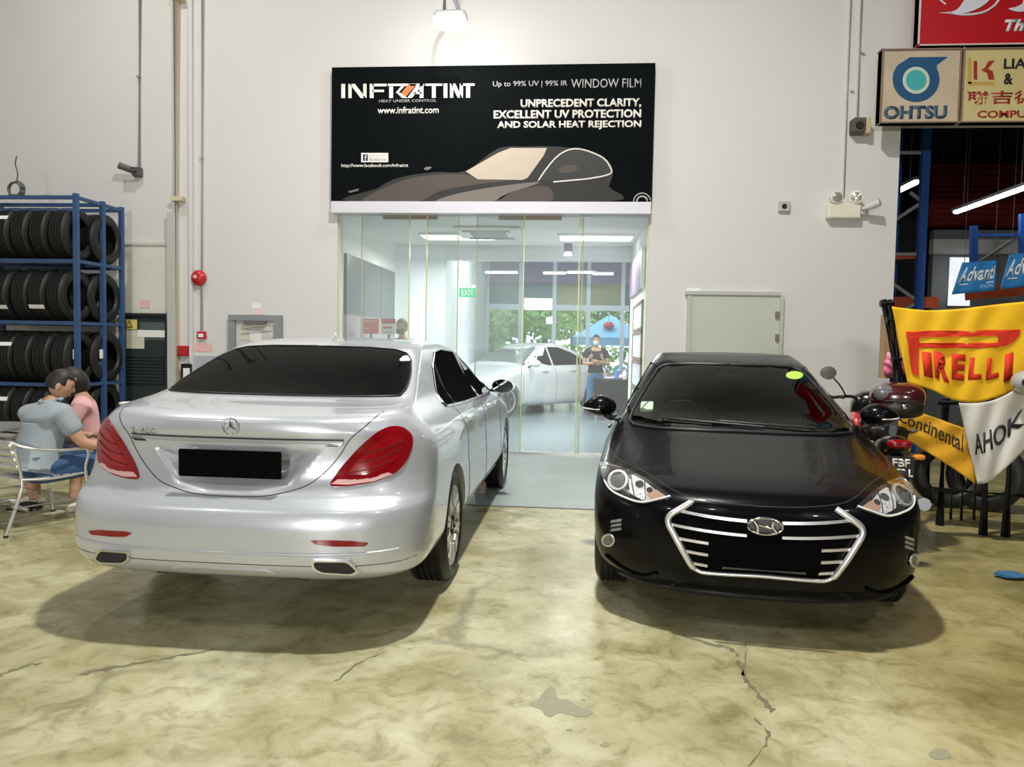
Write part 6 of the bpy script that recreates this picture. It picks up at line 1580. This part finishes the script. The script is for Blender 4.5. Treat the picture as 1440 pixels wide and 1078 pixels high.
# silver helmet or can at the edge
q = at(1443, 537, Y=6.05); t = thing('motorcycle_helmet', 'grey helmet hanging at the right picture edge beside the yellow banner', 'helmet', q)
bm = bmesh.new(); bmesh.ops.create_uvsphere(bm, u_segments=24, v_segments=16, radius=.10)
for v in bm.verts: v.co.z *= .9; v.co.y *= 1.1
obj('helmet_shell', bm, mat('grey helmet shell', (.42, .42, .40), .25, coat=1), t, True); bxo('visor', -.085, .085, -.118, -.09, -.03, .03, BLACK, t, .012)
# blue cloth scrap on the floor
q = at(1421, 812, Z=0); t = blob('floor_cloth', 'small blue cloth on the floor near the right edge', 'cloth', (q.x, q.y, .02), (.09, .07, .018), mat('blue cloth', (.03, .14, .28), .9), 4)

# ------------------------------------------------------------ motorcycle
mp = at(1262, 700, Z=0); MB = thing('motorcycle', 'black motorcycle with a red and black top box between black car and banners', 'motorcycle', (2.42, 6.05, 0), radians(-13))
BK = mat('gloss black fairing', (.010, .010, .011), .2, coat=1); RDP = mat('red fairing', (.50, .02, .03), .25, coat=1)
for nm, yy in (('rear_wheel', 0), ('front_wheel', 1.28)):
    w_ = bpy.data.objects.new(nm, None); COL.objects.link(w_); w_.parent = MB; w_.location = (0, yy, .29)
    latheo('tyre', [(-.05, .215), (-.055, .25), (-.035, .285), (0, .292), (.035, .285), (.055, .25), (.05, .215)], 'x', TYRE, w_, 40)
    latheo('rim', [(-.03, .215), (-.03, .195), (.03, .195), (.03, .215)], 'x', GREYM, w_, 40, closed=True); latheo('hub', [(-.05, .04), (.05, .04)], 'x', GREYM, w_, 20)
    for k in range(6): a = pi/3*k; tubeo('spoke', [(0, .03*cos(a), .03*sin(a)), (0, .2*cos(a), .2*sin(a))], .010, GREYM, w_)
def ell(name, c, s, mt, parent, cut=None, rot=0):
    bm = bmesh.new(); bmesh.ops.create_uvsphere(bm, u_segments=28, v_segments=18, radius=1)
    for v in bm.verts:
        x, y, z = v.co; f = lambda a: (abs(a)**.72)*(1 if a > 0 else -1)
        if cut is not None: z = max(z, cut) if cut < 0 else z
        v.co = Vector((f(x)*s[0], f(y)*s[1], f(z)*s[2]))
    bmesh.ops.rotate(bm, verts=bm.verts[:], cent=(0, 0, 0), matrix=Matrix.Rotation(rot, 3, 'X'))
    for v in bm.verts: v.co += Vector(c)
    return sharp(obj(name, bm, mt, parent), 60)
ell('tail_fairing', (0, .12, .72), (.12, .36, .10), BK, MB, rot=radians(-10)); ell('seat', (0, .42, .83), (.15, .38, .075), BLACKM, MB); ell('fuel_tank', (0, .85, .84), (.16, .22, .14), BK, MB)
ell('engine_block', (0, .72, .45), (.17, .24, .20), GREYM, MB); ell('front_cowl', (0, 1.12, .95), (.20, .16, .18), BK, MB); ell('leg_shield', (-.17, .95, .70), (.06, .20, .24), RDP, MB)
ell('side_fairing', (-.14, .30, .62), (.05, .25, .10), RDP, MB); ell('rear_mudguard', (0, -.22, .55), (.075, .16, .14), BLACKM, MB, rot=radians(25))
for s in (1, -1):
    tubeo('front_fork', [(s*.09, 1.28, .29), (s*.10, 1.10, .85)], .02, GREYM, MB); tubeo('rear_shock', [(s*.12, .02, .32), (s*.11, .18, .66)], .022, GREYM, MB)
    tubeo('handlebar', smoothpath([(s*.05, 1.05, 1.02), (s*.20, 1.02, 1.07), (s*.36, .93, 1.06)], 4), .014, BLACK, MB); tubeo('grip', [(s*.27, .975, 1.065), (s*.38, .92, 1.06)], .019, BLACKM, MB)
    tubeo('mirror_stalk', smoothpath([(s*.25, .98, 1.07), (s*.30, .95, 1.16), (s*.37, .93, 1.24)], 4), .007, BLACK, MB)
    latheo('mirror_head', [(.01, .001), (.0, .060), (-.008, .060), (-.010, .001)], 'y', mat('scooter mirror', (.45, .44, .40), .08, .8), MB, 24, Matrix.Translation((s*.41, .93, 1.28)) @ Matrix.Scale(1.15, 4, (1, 0, 0)))
    ell('rear_indicator', (s*.15, -.16, .70), (.045, .03, .022), mat('orange lens', (.70, .25, .02), .2), MB); tubeo('passenger_grab_rail', smoothpath([(s*.14, .30, .84), (s*.16, .02, .88), (s*.10, -.16, .90)], 4), .012, GREYM, MB)
tubeo('exhaust_pipe', [(.15, .70, .28), (.17, .30, .28), (.19, -.22, .36)], [.03, .045, .05], GREYM, MB)
tubeo('kickstand', [(-.12, .5, .30), (-.24, .45, .0)], .012, GREYM, MB)
ell('top_box_base', (0, -.08, 1.07), (.190, .18, .09), mat('black textured case', (.014, .013, .013), .4), MB); ell('top_box_lid', (0, -.08, 1.13), (.190, .18, .12), mat('dark red case lid', (.055, .007, .008), .2, coat=1), MB)
tubeo('top_box_seam', smoothpath([(.196*cos(a), -.08+.186*sin(a), 1.115) for a in [2*pi*k/24 for k in range(25)]], 2), .010, BLACKM, MB); ell('case_lid_panel', (-.11, -.20, 1.17), (.07, .05, .06), mat('grey case panel', (.14, .14, .15), .25), MB)
ell('case_lock', (.02, -.265, 1.08), (.02, .012, .02), CHROME, MB); tubeo('rack_bracket', [(0, -.02, .98), (0, .06, .84)], .03, GREYM, MB)
ell('tail_lamp', (0, -.26, .80), (.085, .035, .035), REDL, MB)
bm = bmesh.new(); box(bm, -.09, .09, -.355, -.35, .56, .72); npl = obj('number_plate', bm, BLACKM, MB)
for s_, z0, z1, x0, x1 in (('FBF', .645, .705, -.055, .060), ('1578 L', .575, .632, -.080, .082)):
    lettering('plate_lettering', s_, lambda u, v, z0=z0, z1=z1, x0=x0, x1=x1: (Vector((x0+(x1-x0)*u, -.356, z0+(z1-z0)*v)), Vector((0, -1, 0))), PAPER, npl, .03)
tubeo('plate_bracket', [(0, -.35, .64), (0, -.20, .66)], .015, BLACKM, MB)
ell('round_rear_badge', (-.20, -.10, .66), (.03, .012, .018), mat('pale green lens', (.5, .6, .35), .3), MB)
# reflector post beside the motorcycle
t = thing('crouching_shoe', None, None); bpy.data.objects.remove(t)
q = at(676, 690, Z=0)
t = thing('shoe_pair', 'pale pink shoe standing behind the silver car sill', 'shoe', (q.x, q.y, 0)); ell('shoe_upper', (0, 0, .05), (.05, .12, .05), mat('pale pink shoe', (.72, .48, .42), .6), t); bxo('sole', -.05, .05, -.12, .12, 0, .02, WHITEP, t, .006)
t.name = 'shoe'
